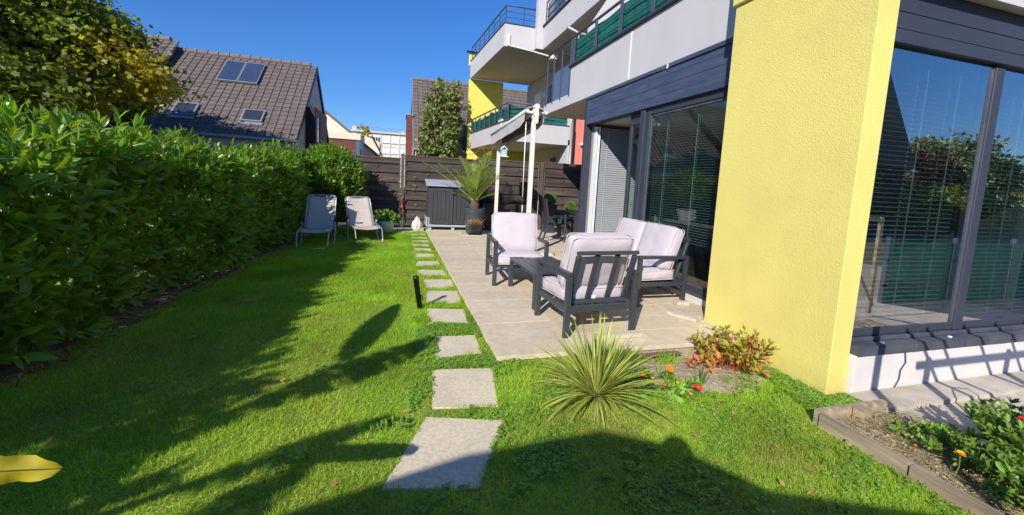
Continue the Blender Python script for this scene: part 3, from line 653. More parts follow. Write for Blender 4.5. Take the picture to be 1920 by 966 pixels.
# ------------------------------------------------------------------ the far wing with yellow wall and balconies
WX0, WX1, WY0, WY1 = 3.93, 6.46, 15.0, 20.4      # front-left x, right x, front y, far y
FX0 = 3.50                                        # far-left x
H2 = thing('balcony_wing', (5.2, 17.5, 0), 'rear wing with two balconies and a yellow end wall behind the dark fence', 'apartment house')
def h2(b, name, m, par=H2, **k):
    o = b.build(name, m, par, **k); o.data.transform(Matrix.Translation(-H2.location)); return o
def para(z0, z1, fx, wx, wy0, x1, t=.15, far=WY1):
    b = MB(); fl = Vector((fx, far, 0)); nl = Vector((wx, wy0, 0)); d = (nl-fl).normalized(); n = Vector((-d.y, d.x, 0))
    b.prism([fl+Vector((0,0,z0)), nl+Vector((0,0,z0)), nl+Vector((t, t, z0)), fl+Vector((t, 0, z0))], (0,0,0), (0,0,z1-z0))
    b.prism([nl+Vector((0,0,z0)), Vector((x1, wy0, z0)), Vector((x1, wy0+t, z0)), nl+Vector((t, t, z0))], (0,0,.001), (0,0,z1-z0+.001))
    return b
def railing2(name, z0, z1, fx, wx, wy0, x1, zs, cloth, far=WY1, lowgap=None):
    fl = Vector((fx+.05, far, 0)); nl = Vector((wx+.05, wy0+.05, 0)); fr = Vector((x1, wy0+.05, 0))
    V = lambda p, z: (p.x, p.y, z)
    rt = h2(MB().tube([V(fl, z1), V(nl, z1)], .03, 8).tube([V(nl, z1), V(fr, z1)], .03, 8), name, 'rail', smooth=True)
    def q(b, n, m, **k): o = b.build(n, m, rt, **k); o.data.transform(Matrix.Translation(-H2.location)); return o
    for z in zs:
        q(MB().tube([V(fl, z), V(nl, z)], .012, 6).tube([V(nl, z), V(fr, z)], .012, 6), 'rail_bar', 'rail')
    for i in range(8):
        p = fl.lerp(nl, i/7); b = MB(); b.box((p.x-.012, p.y-.05, z0), (p.x+.012, p.y+.05, z1)); q(b, 'rail_post', 'rail')
    for i in range(1, 3):
        p = nl.lerp(fr, i/2); b = MB(); b.box((p.x-.02, p.y-.012, z0), (p.x+.02, p.y+.012, z1)); q(b, 'rail_post', 'rail')
    if cloth:
        b = MB(); o_ = Vector((.06, .06, 0)); mesh_cloth(b, fl+o_, nl+o_, z0, z1-.04, 60, .12, .02, 5); mesh_cloth(b, nl+o_, fr+o_, z0, z1-.04, 30, .10, .03, 8); q(b, 'privacy_cloth', 'green_cloth', smooth=True)
# lower balcony
h2(para(3.03, 3.76, FX0, WX0, WY0, WX1), 'lower_parapet', 'white_wall')
b = para(3.762, 3.80, FX0-.03, WX0-.03, WY0-.03, WX1, .2); h2(b, 'lower_coping', 'rail')
b = MB(); b.prism([(FX0+.1, WY1, 3.05), (WX0+.1, WY0+.1, 3.05), (WX1, WY0+.1, 3.05), (WX1, WY1, 3.05)], (0,0,0), (0,0,.2)); h2(b, 'lower_slab', 'soffit')
railing2('lower_railing', 3.80, 4.45, FX0, WX0, WY0, WX1+.2, (3.96, 4.12, 4.28), True)
b = MB(); b.box((3.87, 15.6, 3.30), (3.95, 16.1, 3.9)); h2(b, 'balcony_gutter', 'pvc')
# upper balcony
h2(para(6.42, 7.22, FX0-.12, 3.68, WY0, 5.25), 'upper_parapet', 'white_wall')
h2(para(7.222, 7.26, FX0-.15, 3.65, WY0-.03, 5.25, .2), 'upper_coping', 'rail')
b = MB(); b.prism([(FX0-.02, WY1, 6.44), (3.78, WY0+.1, 6.44), (7.0, WY0+.1, 6.44), (7.0, WY1, 6.44)], (0,0,0), (0,0,.2)); h2(b, 'upper_slab', 'soffit')
railing2('upper_railing', 7.26, 7.88, FX0-.12, 3.68, WY0, 5.1, (7.46, 7.66), False)
b = MB(); b.box((3.30, 20.35, 7.05), (3.65, 20.5, 7.62)); h2(b, 'end_wall_top', 'yellow_smooth')
b = MB(); b.tube([(3.15, 20.3, 7.66), (3.75, 20.3, 7.66)], .05, 8); h2(b, 'pipe_end', 'pot_black')
# yellow end wall and side walls
b = MB(); b.box((3.36, 20.4, -.3), (5.08, 20.65, 6.42)); h2(b, 'yellow_wall', 'yellow_smooth')
b = MB(); b.box((5.08, 20.4, -.3), (6.40, 20.64, 3.05)); h2(b, 'yellow_wall', 'yellow_smooth')
b = MB(); b.box((6.42, 15.02, 3.25), (6.6, 20.6, 6.42)); b.box((6.46, 15.02, -.3), (6.64, 20.6, 3.04)); h2(b, 'side_wall', 'white_wall')
b = MB(); b.box((6.395, 18.3, 3.9), (6.42, 19.3, 5.75)); h2(b, 'balcony_door', 'pvc')
b = MB(); b.box((6.38, 16.1, 3.5), (6.42, 17.4, 5.75)); h2(b, 'dark_door', 'rail_panel')
b = MB(); b.lathe([(0, .09), (.13, .07), (.17, 0)], (0, 0, 0), 16); o = b.build('wall_lamp', 'whitepaint', H2, smooth=True); o.rotation_euler = (0, -R(90), 0); o.location = Vector((6.41, 17.9, 5.55))-H2.location
b = MB(); b.box((6.36, 16.2, 2.45), (6.46, 16.6, 2.60)); h2(b, 'wall_bracket', 'rail')
b = MB(); b.box((6.43, 17.0, 1.6), (6.46, 18.0, 2.35)); h2(b, 'window', 'darkglass')
b = MB(); b.tube([(6.56, 14.93, -.2), (6.56, 14.93, 3.9)], .055, 10); h2(b, 'downpipe', 'zinc', smooth=True)
# retracted awning arm under the upper balcony
b = MB(); b.tube([(3.85, 14.9, 6.43), (4.6, 14.6, 6.25), (5.35, 14.4, 6.08)], .03, 8); b.box((5.3, 14.3, 6.0), (5.55, 14.5, 6.15)); b.box((3.80, 14.95, 6.45), (3.90, 14.99, 6.85)); h2(b, 'awning_arm', 'white_metal')
b = MB(); b.box((5.02, 14.93, 6.5), (5.18, 14.99, 7.1)); h2(b, 'bracket', 'grey_sill')
# coral building behind
H3 = thing('coral_house', (8.5, 16, 0), 'coral red rendered house between the balcony wing and the near house', 'house')
def h3(b, name, m, **k): o = b.build(name, m, H3, **k); o.data.transform(Matrix.Translation(-H3.location)); return o
b = MB(); b.box((6.66, 15.3, -.3), (12, 16, 6.3)); h3(b, 'wall', 'coral')
w = h3(MB().box((7.25, 15.24, 3.2), (7.9, 15.31, 4.3)), 'window', 'pvc')
b = MB(); b.box((7.3, 15.2, 3.28), (7.85, 15.245, 4.25)); o = b.build('pane', 'darkglass', w); o.data.transform(Matrix.Translation(-H3.location))
b = MB(); b.box((7.1, 15.15, 3.10), (8.0, 15.31, 3.19)); h3(b, 'sill', 'pvc')
b = MB(); b.box((7.30, 15.22, 1.2), (8.1, 15.31, 2.6)); h3(b, 'window', 'pvc')

# ------------------------------------------------------------------ dark slatted fence at the end of the garden
def fence_panel(x0, x1, zt, y, label, parent=None):
    t = thing('slatted_fence', ((x0+x1)/2, y, 0), label, 'fence panel', 'dark slatted fence panels at the end of the garden')
    w = (x1-x0); n = 14; ph = (zt-.10)/n
    key = (round(w, 2), round(ph, 3))
    b = MB(); b.box((-w/2+.03, -.009, 0), (w/2-.03, .009, ph*1.12)); me = b.mesh('slat', 'fence', bevel=.003, seg=1)
    for i in range(n):
        o = link('slat', me, t); o.location = (0, (-.017 if i % 2 else .017), .09+i*ph); o.rotation_euler = (R(random.uniform(2, 7))*(-1), 0, random.uniform(-.002, .002))
    for x in (-w/2+.02, w/2-.02):
        b = MB(); b.box((x-.02, -.03, .06), (x+.02, .03, zt)); b.build('frame', 'fencepost', t, bevel=.003, seg=1)
    b = MB(); b.box((-w/2, -.035, zt), (w/2, .035, zt+.03)); b.build('top_rail', 'fencepost', t, bevel=.003, seg=1)
    for x in (-w/6, w/6):
        b = MB()
        for i in range(n):
            s = -1 if i % 2 else 1
            b.box((x-.02, -.034*1, .09+i*ph+(.01)), (x+.02, -.020, .09+(i+1)*ph-.045)) if s > 0 else b.box((x-.02, -.036, .09+i*ph+.012), (x+.02, -.022, .09+i*ph+.03))
        o = b.build('batten', 'fence', t); o['kind'] = 'stuff'
    return t
FY = 12.42
for (x0, x1, zt, lab) in ((-3.9, -1.90, 1.95, 'dark fence panel hidden behind the big laurel bush'),
    (-1.82, .12, 1.98, 'lower dark fence panel behind the loungers with laurel shadows on it'),
    (.24, 2.28, 2.08, 'dark fence panel behind the storage shed'),
    (2.36, 4.42, 2.12, 'dark fence panel behind the awning posts and wicker chest'),
    (4.58, 6.62, 2.14, 'dark fence panel behind the dining table, nearest the open door'),
    (6.7, 8.7, 2.14, 'dark fence panel mostly hidden behind the house corner')):
    fence_panel(x0, x1, zt, FY, lab)
for x, h, lab in ((.18, 2.14, 'dark fence post between the lower and the taller panels'), (2.32, 2.1, 'dark fence post half hidden by the palm'), (4.50, 2.16, 'brown wooden fence post between the awning and the dining table'), (-1.86, 1.9, 'dark fence post behind the laurel bush')):
    b = MB(); b.box((-.045, -.045, -.3), (.045, .045, h)); o = b.build('fence_post', 'fencepost', None, bevel=.004, seg=1); o.location = (x, FY-.03, 0); tag(o, lab, 'fence post', 'fence posts')
b = MB(); b.tube([(0, 0, .55), (.01, -.01, .30), (.0, 0, .0)], .018, 8); b.tube([(0, 0, .55), (0, 0, .70)], .03, 8); o = b.build('garden_tool', 'redhandle', None, smooth=True); o.scale = (.8, .8, .8); o.location = (.20, FY-.12, .30); o.rotation_euler = (0, R(-3), 0)
tag(o, 'red handled garden tool hanging on the dark fence post', 'garden tool')
# ivy leaves poking through
P = []
for i in range(46): P.append((random.choice([.13, .16, .13, .9, .5]) + random.uniform(-.03, .03), FY-.07, random.uniform(.3, 1.6)))
P = np.array(P); X, Y, Z = basis(RNG.normal(size=P.shape)*[1, .3, 1], np.tile([0, -1., 0], (len(P), 1)))
tag(link('ivy', scatter_mesh('ivy', *OVAL, P, X, Y, Z, RNG.uniform(.04, .09, len(P)), 'boxwood')), 'few pale green ivy leaves poking through the dark fence', 'ivy', kind='stuff')

# ------------------------------------------------------------------ lounge furniture
def cushion(w, d, h, name, parent, loc, rot=(0, 0, 0), puff=.035, wrinkle=.006, seed=1):
    """rounded box cushion, w x d x h, centred; with welt piping"""
    rg = random.Random(seed); n = 14; nz = 5; b = MB()
    bm = bmesh.new(); bmesh.ops.create_cube(bm, size=1.0); bmesh.ops.subdivide_edges(bm, edges=bm.edges, cuts=11, use_grid_fill=True)
    from mathutils import noise
    for v in bm.verts:
        x, y, z = v.co*2
        r = .035
        px, py, pz = x*w/2, y*d/2, z*h/2
        # round the edges
        ix, iy, iz = max(-w/2+r, min(w/2-r, px)), max(-d/2+r, min(d/2-r, py)), max(-h/2+r, min(h/2-r, pz))
        dv = Vector((px-ix, py-iy, pz-iz)); 
        if dv.length > 1e-6: dv = dv.normalized()*min(r, dv.length) ; 
        q = Vector((ix, iy, iz))+dv
        bul = (1-x*x)*(1-y*y)
        q.z += (1 if z > 0 else -1)*abs(z)*puff*bul**.6
        q.x += x*abs(x)*.012*(1-y*y)*(1-z*z); q.y += y*abs(y)*.012*(1-x*x)*(1-z*z)
        nn = noise.noise(Vector((q.x*7+seed, q.y*7, q.z*7)))+.5*noise.noise(Vector((q.x*16, q.y*16+seed, q.z*16)))
        q += Vector((x*abs(x)**3, y*abs(y)**3, z)).normalized()*nn*wrinkle*1.6
        pk = max(0, abs(x)-.8)*max(0, abs(y)-.8)*25
        q.z *= 1-.18*pk
        v.co = q
    me = bpy.data.meshes.new(name); bm.to_mesh(me); bm.free(); me.polygons.foreach_set('use_smooth', [True]*len(me.polygons)); me.materials.append(M['cushion'])
    o = link(name, me, parent); o.location = loc; o.rotation_euler = rot
    b = MB()
    for s in (1, -1):
        pts = []; r = .04; zc = s*(h/2-.012)
        for (cx, cy, a0) in ((w/2-r, d/2-r, 0), (-w/2+r, d/2-r, 90), (-w/2+r, -d/2+r, 180), (w/2-r, -d/2+r, 270)):
            for a in (0, 30, 60, 90): pts.append((cx+r*math.cos(R(a0+a)), cy+r*math.sin(R(a0+a)), zc))
        pts.append(pts[0]); b.tube(pts, .0055, 6, cap=False)
    b.build('piping', 'piping', o, smooth=True)
    return o
def lounge(name, length, loc, rz, label, cat, ncush, seed, group=None):
    """aluminium lounge seat facing local -y, depth .72, arms at both ends"""
    t = thing(name, loc, label, cat, group, rz); L = length/2; D = .36; s = .058
    for sx in (-1, 1):
        x = sx*(L-s/2)
        b = MB(); b.box((x-s/2, -D, 0), (x+s/2, -D+.045, .60)); b.build('leg', 'metal_dark', t, bevel=.004, seg=1)
        b = MB(); b.box((x-s/2, D-.045, 0), (x+s/2, D, .60)); b.build('leg', 'metal_dark', t, bevel=.004, seg=1)
        b = MB(); b.box((x-s/2-.002, -D-.002, .601), (x+s/2+.002, D+.002, .64)); b.build('armrest', 'metal_dark', t, bevel=.005, seg=1)
        b = MB(); b.box((x-s/2+.008, -D+.046, .25), (x+s/2-.008, D-.046, .30)); b.build('side_rail', 'metal_dark', t, bevel=.003, seg=1)
    MB().box((-L+s+.001, -D+.01, .26), (L-s-.001, -D+.05, .31)).build('front_rail', 'metal_dark', t, bevel=.003, seg=1); MB().box((-L+s+.001, D-.05, .25), (L-s-.001, D-.005, .31)).build('rear_rail', 'metal_dark', t, bevel=.003, seg=1)
    b = MB(); n = 4 if ncush == 1 else 7
    for i in range(n): x = -L+s+(2*L-2*s)*(i+.5)/n; b.box((x-.03, -D+.051, .285), (x+.03, D-.051, .30))
    b.box((-.03, -.1, .20), (.03, .1, .284)) if ncush == 1 else None
    b.build('seat_slat', 'metal_dark', t)
    # leaning back frame
    y0, z0, y1, z1 = .235, .32, .395, .835
    bf = MB(); W_ = L-s-.012
    bf.bar((-W_, y1, z1), (W_, y1, z1), .05, .035, (0, -.3, 1)); bf.bar((-W_, y0, z0), (W_, y0, z0), .05, .05, (0, -.3, 1))
    for x in (-W_+.025, W_-.025): bf.bar((x, y0+.012, z0+.035), (x, y1-.012, z1-.03), .055, .035, (0, 1, .3))
    bo = bf.build('back_frame', 'metal_dark', t, bevel=.004, seg=1)
    ns = 2 if ncush == 1 else 5
    for i in range(ns):
        x = -W_+2*W_*(i+1)/(ns+1); b = MB(); b.bar((x, y0+.01, z0+.03), (x, y1-.01, z1-.02), .055, .018, (0, 1, .3)); b.build('back_slat', 'metal_dark', bo, bevel=.003, seg=1)
    cwid = (2*L-2*s-.015)/ncush
    for i in range(ncush):
        x = -L+s+.0075+cwid*(i+.5)
        if ncush == 1: cushion(cwid, .59, .135, 'seat_cushion', t, (x, -.075, .378), (R(1.5), 0, 0), .03, .006, seed+i)
        cushion(cwid+.015, .56, .145, 'back_cushion', t, (x, .172, .715), (R(73), 0, R(random.uniform(-2, 2))), .03, .007, seed+5+i)
    if ncush > 1: cushion(2*L-2*s-.015, .59, .135, 'seat_cushion', t, (0, -.075, .378), (R(1.5), 0, 0), .02, .006, seed+9)
    b = MB(); b.box((.03, .262, .352), (.075, .266, .385)); b.build('care_label', 'whitepaint', t)
    return t
lounge('armchair', .80, (1.755, 5.76, 0), R(-4), 'armchair with pale lilac cushions facing the camera behind the low table', 'armchair', 1, 3, 'lounge armchairs')
lounge('armchair', .82, (1.955, 3.84, 0), R(184.5), 'armchair seen from behind, its slatted dark back toward the camera', 'armchair', 1, 21, 'lounge armchairs')
lounge('sofa', 1.50, (3.275, 5.05, 0), R(-90), 'two seat garden sofa with pale lilac cushions against the sliding window', 'sofa', 2, 40)
t = thing('coffee_table', (1.88, 4.88, 0), 'low dark slatted aluminium coffee table between the two armchairs', 'table', rz=R(0))
for sx in (-1, 1):
    for sy in (-1, 1): MB().box((sx*.29-.03 if sx > 0 else -.32, sy*.53-.03 if sy > 0 else -.56, 0), (.32 if sx > 0 else -.26, .56 if sy > 0 else -.50, .385)).build('leg', 'metal_dark', t, bevel=.004, seg=1)
b = MB(); b.box((-.32, -.56, .386), (-.27, .56, .42)); b.box((.27, -.56, .386), (.32, .56, .42)); b.box((-.27, -.56, .386), (.27, -.51, .42)); b.box((-.27, .51, .386), (.27, .56, .42)); b.build('table_frame', 'metal_dark', t, bevel=.003, seg=1)
for i in range(6):
    x = -.27+.54*(i+.5)/6; MB().box((x-.041, -.508, .392), (x+.041, .508, .416)).build('slat', 'metal_dark', t, bevel=.003, seg=1)

# ------------------------------------------------------------------ sun loungers
def lounger(loc, rz, label, back=58):
    t = thing('sun_lounger', loc, label, 'sun lounger', 'mesh sun loungers by the laurel', rz); Wd = .29
    # profile (y forward = -y), z
    hip = Vector((0, .12, .30)); head = hip+Vector((0, math.cos(R(back))*.82, math.sin(R(back))*.82)); foot = Vector((0, -.50, .33)); knee = Vector((0, -.2, .36))
    def strip(pts, w0, w1, name, curve=.03):
        b = MB(); n = len(pts); m = 9; vs = []
        for i, p in enumerate(pts):
            w = w0+(w1-w0)*i/(n-1)
            if name == 'backrest' and i >= n-2: w -= .0 if i == n-2 else .035
            for k in range(m):
                u = k/(m-1)*2-1; vs.append((u*w, p.y+curve*(1-u*u)*.3, p.z-curve*(1-u*u)))
        b.add(vs, [(i*m+k, i*m+k+1, (i+1)*m+k+1, (i+1)*m+k) for i in range(n-1) for k in range(m-1)])
        o = b.build(name, 'sling', t, smooth=True); md = o.modifiers.new('s', 'SOLIDIFY'); md.thickness = .004; return o
    strip([hip.lerp(head, i/12) for i in range(13)], Wd-.01, Wd-.02, 'backrest')
    strip([foot.lerp(knee, i/4) for i in range(5)]+[knee.lerp(hip, i/4) for i in range(1, 5)], Wd-.02, Wd-.01, 'seat')
    b = MB()
    pts = [(-Wd, hip.y, hip.z), (-Wd, head.y-.02, head.z-.06), (-Wd+.02, head.y, head.z-.015), (-Wd+.07, head.y+.01, head.z+.005), (Wd-.07, head.y+.01, head.z+.005), (Wd-.02, head.y, head.z-.015), (Wd, head.y-.02, head.z-.06), (Wd, hip.y, hip.z)]
    b.tube(pts, .013, 8); b.build('back_tube', 'steel', t, smooth=True)
    b = MB()
    for s in (-1, 1):
        b.tube([(s*Wd, hip.y, hip.z), (s*Wd, knee.y, knee.z), (s*Wd, foot.y, foot.z), (s*Wd, foot.y-.07, foot.z-.06), (s*(Wd-.005), foot.y-.14, .10), (s*(Wd-.03), foot.y-.20, .02)], .013, 8)
    b.tube([(-Wd+.03, foot.y-.20, .02), (Wd-.03, foot.y-.20, .02)], .013, 8); b.build('front_leg', 'steel', t, smooth=True)
    for s in (-1, 1):
        x = s*(Wd+.035); b = MB()
        b.tube([(x, .40, .02), (x, .36, .08), (x, .12, .44), (x, -.02, .60)], .012, 8)
        b.tube([(x, -.10, .02), (x, .02, .10), (x, .10, .40), (x, .02, .46)], .012, 8)
        b.tube([(x, -.10, .02), (x, .40, .02)], .012, 8); b.build('side_frame', 'steel', t, smooth=True)
        b = MB(); b.tube([(x, .10, .475), (x, -.02, .60), (x, -.05, .635)], .019, 8); b.build('armrest', 'metal_dark', t, smooth=True)
    return t
lounger((-1.57, 9.32, -.05), R(0), 'shaded sun lounger in front of the hedge, nearer the left, flecked with light', 60)
lounger((-.72, 10.0, -.05), R(17), 'sunlit beige sun lounger beside the round white flower pot', 54)

# ------------------------------------------------------------------ storage shed, pots, chest, dining set
t = thing('storage_box', (1.6, 12.0, 0), 'dark plastic garden storage box with pale grey lid standing at the end of the patio', 'storage box')
def loc(b, name, m, par, org, **k):
    o = b.build(name, m, par, **k); o.data.transform(Matrix.Translation(-Vector(org))); return o
o_ = (1.6, 12.0, 0)
b = MB(); b.box((.88, 11.68, .16), (2.32, 12.35, 1.24)); loc(b, 'body', 'box_dark', t, o_, bevel=.01)
b = MB(); b.prism([(.82, 11.58, 1.245), (.82, 12.36, 1.40), (.82, 12.36, 1.44), (.82, 11.58, 1.285)], (0,0,0), (1.56, 0, 0)); loc(b, 'lid', 'box_light', t, o_, bevel=.008)
b = MB(); b.box((.84, 11.62, .10), (2.36, 12.36, .155)); b.box((.84, 11.622, .156), (.876, 12.3, .36)); b.box((.876, 11.655, .156), (1.0, 11.678, .36)); loc(b, 'base', 'box_light', t, o_, bevel=.004, seg=1)
b = MB(); [b.box((x, 11.66, -.0), (x+.09, 11.72, .098)) for x in (.9, 1.56, 2.2)]; loc(b, 'foot', 'box_light', t, o_)
for dx0, dx1 in ((.93, 1.585), (1.60, 2.27)):
    d = loc(MB().box((dx0, 11.655, .18), (dx1, 11.678, 1.20)), 'door', 'box_dark', t, o_, bevel=.004, seg=1)
    for x0, x1, z0, z1 in ((dx0, dx0+.09, .18, 1.20), (dx1-.09, dx1, .18, 1.20), (dx0+.092, dx1-.092, .18, .30), (dx0+.092, dx1-.092, 1.11, 1.20)):
        loc(MB().box((x0, 11.637, z0), (x1, 11.654, z1)), 'door_rail', 'box_dark', d, o_, bevel=.004, seg=1)
    for i in range(4):
        x = dx0+.095+(dx1-dx0-.19)*i/4; loc(MB().box((x+.006, 11.645, .303), (x+(dx1-dx0-.19)/4-.006, 11.654, 1.107)), 'door_plank', 'box_dark', d, o_, bevel=.004, seg=1)
b = MB(); b.lathe([(.0, .02), (.05, .02), (.06, 0)], (0, 0, 0), 20); o = b.build('lock', 'pot_black', t, smooth=False); o.rotation_euler = (R(90), 0, 0); o.location = Vector((1.595, 11.62, 1.07))-Vector(o_)

def frond(L, az, el, droop, m='palm', seed=0, dense=38):
    """one pinnate frond: rachis tube + leaflets, base at the origin"""
    rg = random.Random(seed); n = 16; pts = []; p = Vector((0, 0, 0)); e = el
    for i in range(n+1):
        pts.append(p.copy()); d = Vector((math.cos(az)*math.cos(e), math.sin(az)*math.cos(e), math.sin(e))); p += d*(L/n); e -= droop/n*(0.4+1.2*i/n)
    st = MB().tube(pts, [.014*(1-i/n*.8) for i in range(n+1)], 5)
    lv = MB(); side = Vector((-math.sin(az), math.cos(az), 0))
    for i in range(dense):
        t_ = .16+.84*i/dense; k = min(n-1, int(t_*n)); q = pts[k].lerp(pts[k+1], t_*n-k); d = (pts[k+1]-pts[k]).normalized(); up = side.cross(d).normalized()*-1
        if up.z < 0: up = -up
        for s in (-1, 1):
            ll = L*.31*math.sin(math.pi*min(1, .18+t_*.80))**.7*rg.uniform(.8, 1.1)
            dr = (d*.75+side*s*.75+up*rg.uniform(.15, .45)).normalized(); w = .0085
            wv = dr.cross(up).normalized()*w
            m1 = q+dr*ll*.5+Vector((0, 0, .01)); e_ = q+dr*ll-Vector((0, 0, ll*rg.uniform(.0, .12)))
            lv.add([q-wv*.5, q+wv*.5, m1+wv, m1-wv, e_], [(0,1,2,3), (3,2,4)])
    return st, lv
t = thing('palm_tree', (2.09, 10.98, 0), 'small date palm with stiff fronds in a tall anthracite pot', 'potted palm')
MB().lathe([(.20, 0), (.215, .02), (.275, .55), (.275, .56), (.29, .56), (.30, .70), (.285, .705), (.27, .69), (.26, .62), (0, .62)], (0, 0, .02), 28).build('pot', 'pot', t, smooth=False)
MB().lathe([(.10, 0), (.12, .08), (.13, .16), (.11, .24), (.06, .30), (0, .31)], (0, 0, .63), 14).build('trunk', 'bark', t, smooth=True)
random.seed(3)
for i, (az, el, L, dr) in enumerate([(178, 40, 1.75, .25), (168, 52, 1.45, .4), (200, 60, 1.15, .5), (20, 56, 1.15, .35), (2, 62, 1.25, .3), (345, 70, 1.35, .5), (90, 66, 1.3, .5), (270, 62, 1.15, .55), (140, 72, 1.35, .4), (225, 48, 1.1, .6), (320, 52, 1.2, .5), (60, 56, 1.2, .5), (110, 50, 1.1, .6), (300, 76, 1.35, .3), (188, 74, 1.30, .3), (30, 76, 1.5, .3), (250, 32, .7, .5), (5, 30, .75, .5), (178, 28, .7, .5)]):
    st, lv = frond(L, R(az), R(el), dr, seed=i)
    a = st.build('frond', 'palmstem', t, smooth=True); a.location = (0, 0, .88)
    l = lv.build('leaflet', 'palm', a); l['kind'] = 'stuff'
tag(MB().box((1.72, 10.42, 0.002), (2.42, 11.32, .035)).build('paving_slab', 'block', bevel=.005), 'pale paving slab under the palm pot', 'paving slab')
t = thing('plant_pot', (2.06, 10.62, .036), 'small black pot with a dried brown plant in front of the palm', 'plant pot')
MB().lathe([(.09, .0), (.10, .01), (.135, .20), (.15, .20), (.15, .235), (.135, .235), (.12, .2), (0, .2)], (0, 0, .022), 4*6, sq=1).build('pot', 'pot_black', t)
MB().box((-.19, -.19, 0), (.17, .17, .02)).build('saucer', 'tray', t, bevel=.006)
P = RNG.normal(size=(700, 3))*[.085, .06, .05]+[0, 0, .28]; Yd = P-[0, 0, .18]; X, Y, Z = basis(Yd)
o = link('dry_leaves', scatter_mesh('dry_leaves', *QUAD, P, X, Y, Z, RNG.uniform(.02, .05, 700), 'dried'), t); o['kind'] = 'stuff'

t = thing('wicker_chest', (3.2, 12.08, 0), 'long dark woven wicker chest against the fence with palm shadows', 'chest')
b = MB(); b.box((-.70, -.24, .03), (.70, .24, .76)); b.build('body', 'wicker', t)
vs = MB()
for i in range(17):
    z = .06+i*.042
    for k in range(35):
        x = -.70+k*.04; off = .006 if (i+k) % 2 else -.002; vs.box((x+.002, -.247-off, z), (x+.038, -.241, z+.034))
o = vs.build('weave', 'wicker', t); o['kind'] = 'stuff'
MB().box((-.72, -.262, .765), (.72, .26, .80)).build('lid', 'wicker', t, bevel=.008)
def square_planter(locn, w, h, ball, label, m='pot_blue', round_=False):
    t = thing('planter', locn, label, 'planter', 'boxwood balls in planters')
    if round_: MB().lathe([(w*.72, 0), (w*.95, h-.06), (w*1.03, h-.06), (w*1.03, h), (w*.95, h), (w*.9, h-.05), (0, h-.05)], (0, 0, 0), 24).build('pot', m, t)
    else: MB().lathe([(w*.75, 0), (w, h), (w*.9, h), (w*.88, h-.05), (0, h-.05)], (0, 0, 0), 24, sq=1).build('pot', m, t)
    n = 2600; d = RNG.normal(size=(n, 3)); d /= np.linalg.norm(d, axis=1, keepdims=True); P = d*ball*RNG.uniform(.75, 1.0, (n, 1))+[0, 0, h+ball*.72]
    X, Y, Z = basis(d+RNG.normal(size=(n, 3))*.5); o = link('foliage', scatter_mesh('foliage', *OVAL, P, X, Y, Z, RNG.uniform(.02, .035, n)*1.0, 'boxwood'), t); o['kind'] = 'stuff'
    MB().lathe([(0, -ball*.8), (ball*.7, -ball*.3), (ball*.75, .0), (ball*.6, ball*.5), (0, ball*.72)], (0, 0, h+ball*.72), 12).build('branches', 'bark', t)
square_planter((4.52, 11.6, 0), .19, .86, .20, 'tall slate grey square planter with a boxwood ball behind the dining chair')
square_planter((5.10, 11.3, 0.43), .145, .27, .165, 'round grey pot with a small boxwood ball behind the dining table', 'pot_grey', True)
t = thing('plant_stand', (5.10, 11.3, 0), 'low dark stand carrying the round grey pot behind the dining table', 'plant stand')
MB().box((-.2, -.2, .39), (.2, .2, .425)).build('top', 'metal_dark', t, bevel=.004)
for sx in (-1, 1):
    for sy in (-1, 1): MB().box((sx*.17-.02, sy*.17-.02, 0), (sx*.17+.02, sy*.17+.02, .389)).build('leg', 'metal_dark', t)
# dining table and chairs
t = thing('dining_table', (5.02, 10.2, 0), 'dark garden dining table by the fence, half hidden by the house corner', 'dining table')
MB().box((-.48, -.46, .715), (.48, .75, .745)).build('tabletop', 'metal_dark', t, bevel=.006)
MB().box((-.44, -.42, .62), (.44, .70, .713)).build('apron', 'metal_dark', t, bevel=.004)
for sx in (-1, 1):
    for y in (-.41, .70): MB().box((sx*.43-.04, y-.04, 0), (sx*.43+.04, y+.04, .712)).build('leg', 'metal_dark', t, bevel=.004)
def dchair(locn, rz, label):
    t = thing('dining_chair', locn, label, 'dining chair', 'high backed dining chairs', rz)   # faces -y
    b = MB(); b.prism([(0, .22, .42), (0, .20, .60), (0, .29, 1.10), (0, .325, 1.10), (0, .245, .60), (0, .26, .40)], (-.25, 0, 0), (.25, 0, 0)); b.build('backrest', 'wicker', t, bevel=.008)
    MB().box((-.25, -.25, .40), (.25, .235, .44)).build('seat', 'wicker', t, bevel=.01)
    for sx in (-1, 1):
        b = MB(); b.prism([(0, -.24, 0), (0, -.20, 0), (0, -.19, .62), (0, -.24, .62)], (sx*.26-.02, 0, 0), (sx*.26+.02, 0, 0)); b.build('leg', 'metal_dark', t, bevel=.003)
        b = MB(); b.prism([(0, .33, 0), (0, .37, 0), (0, .26, .42), (0, .20, .42)], (sx*.24-.02, 0, 0), (sx*.24+.02, 0, 0)); b.build('leg', 'metal_dark', t, bevel=.003)
        MB().box((sx*.27-.025, -.25, .622), (sx*.27+.025, .25, .65)).build('armrest', 'metal_dark', t, bevel=.006)
dchair((4.02, 9.85, 0), R(80), 'high backed dark dining chair at the near left side of the dining table')
dchair((5.62, 9.75, 0), R(-80), 'high backed dark dining chair seen edge on beside the house corner post')

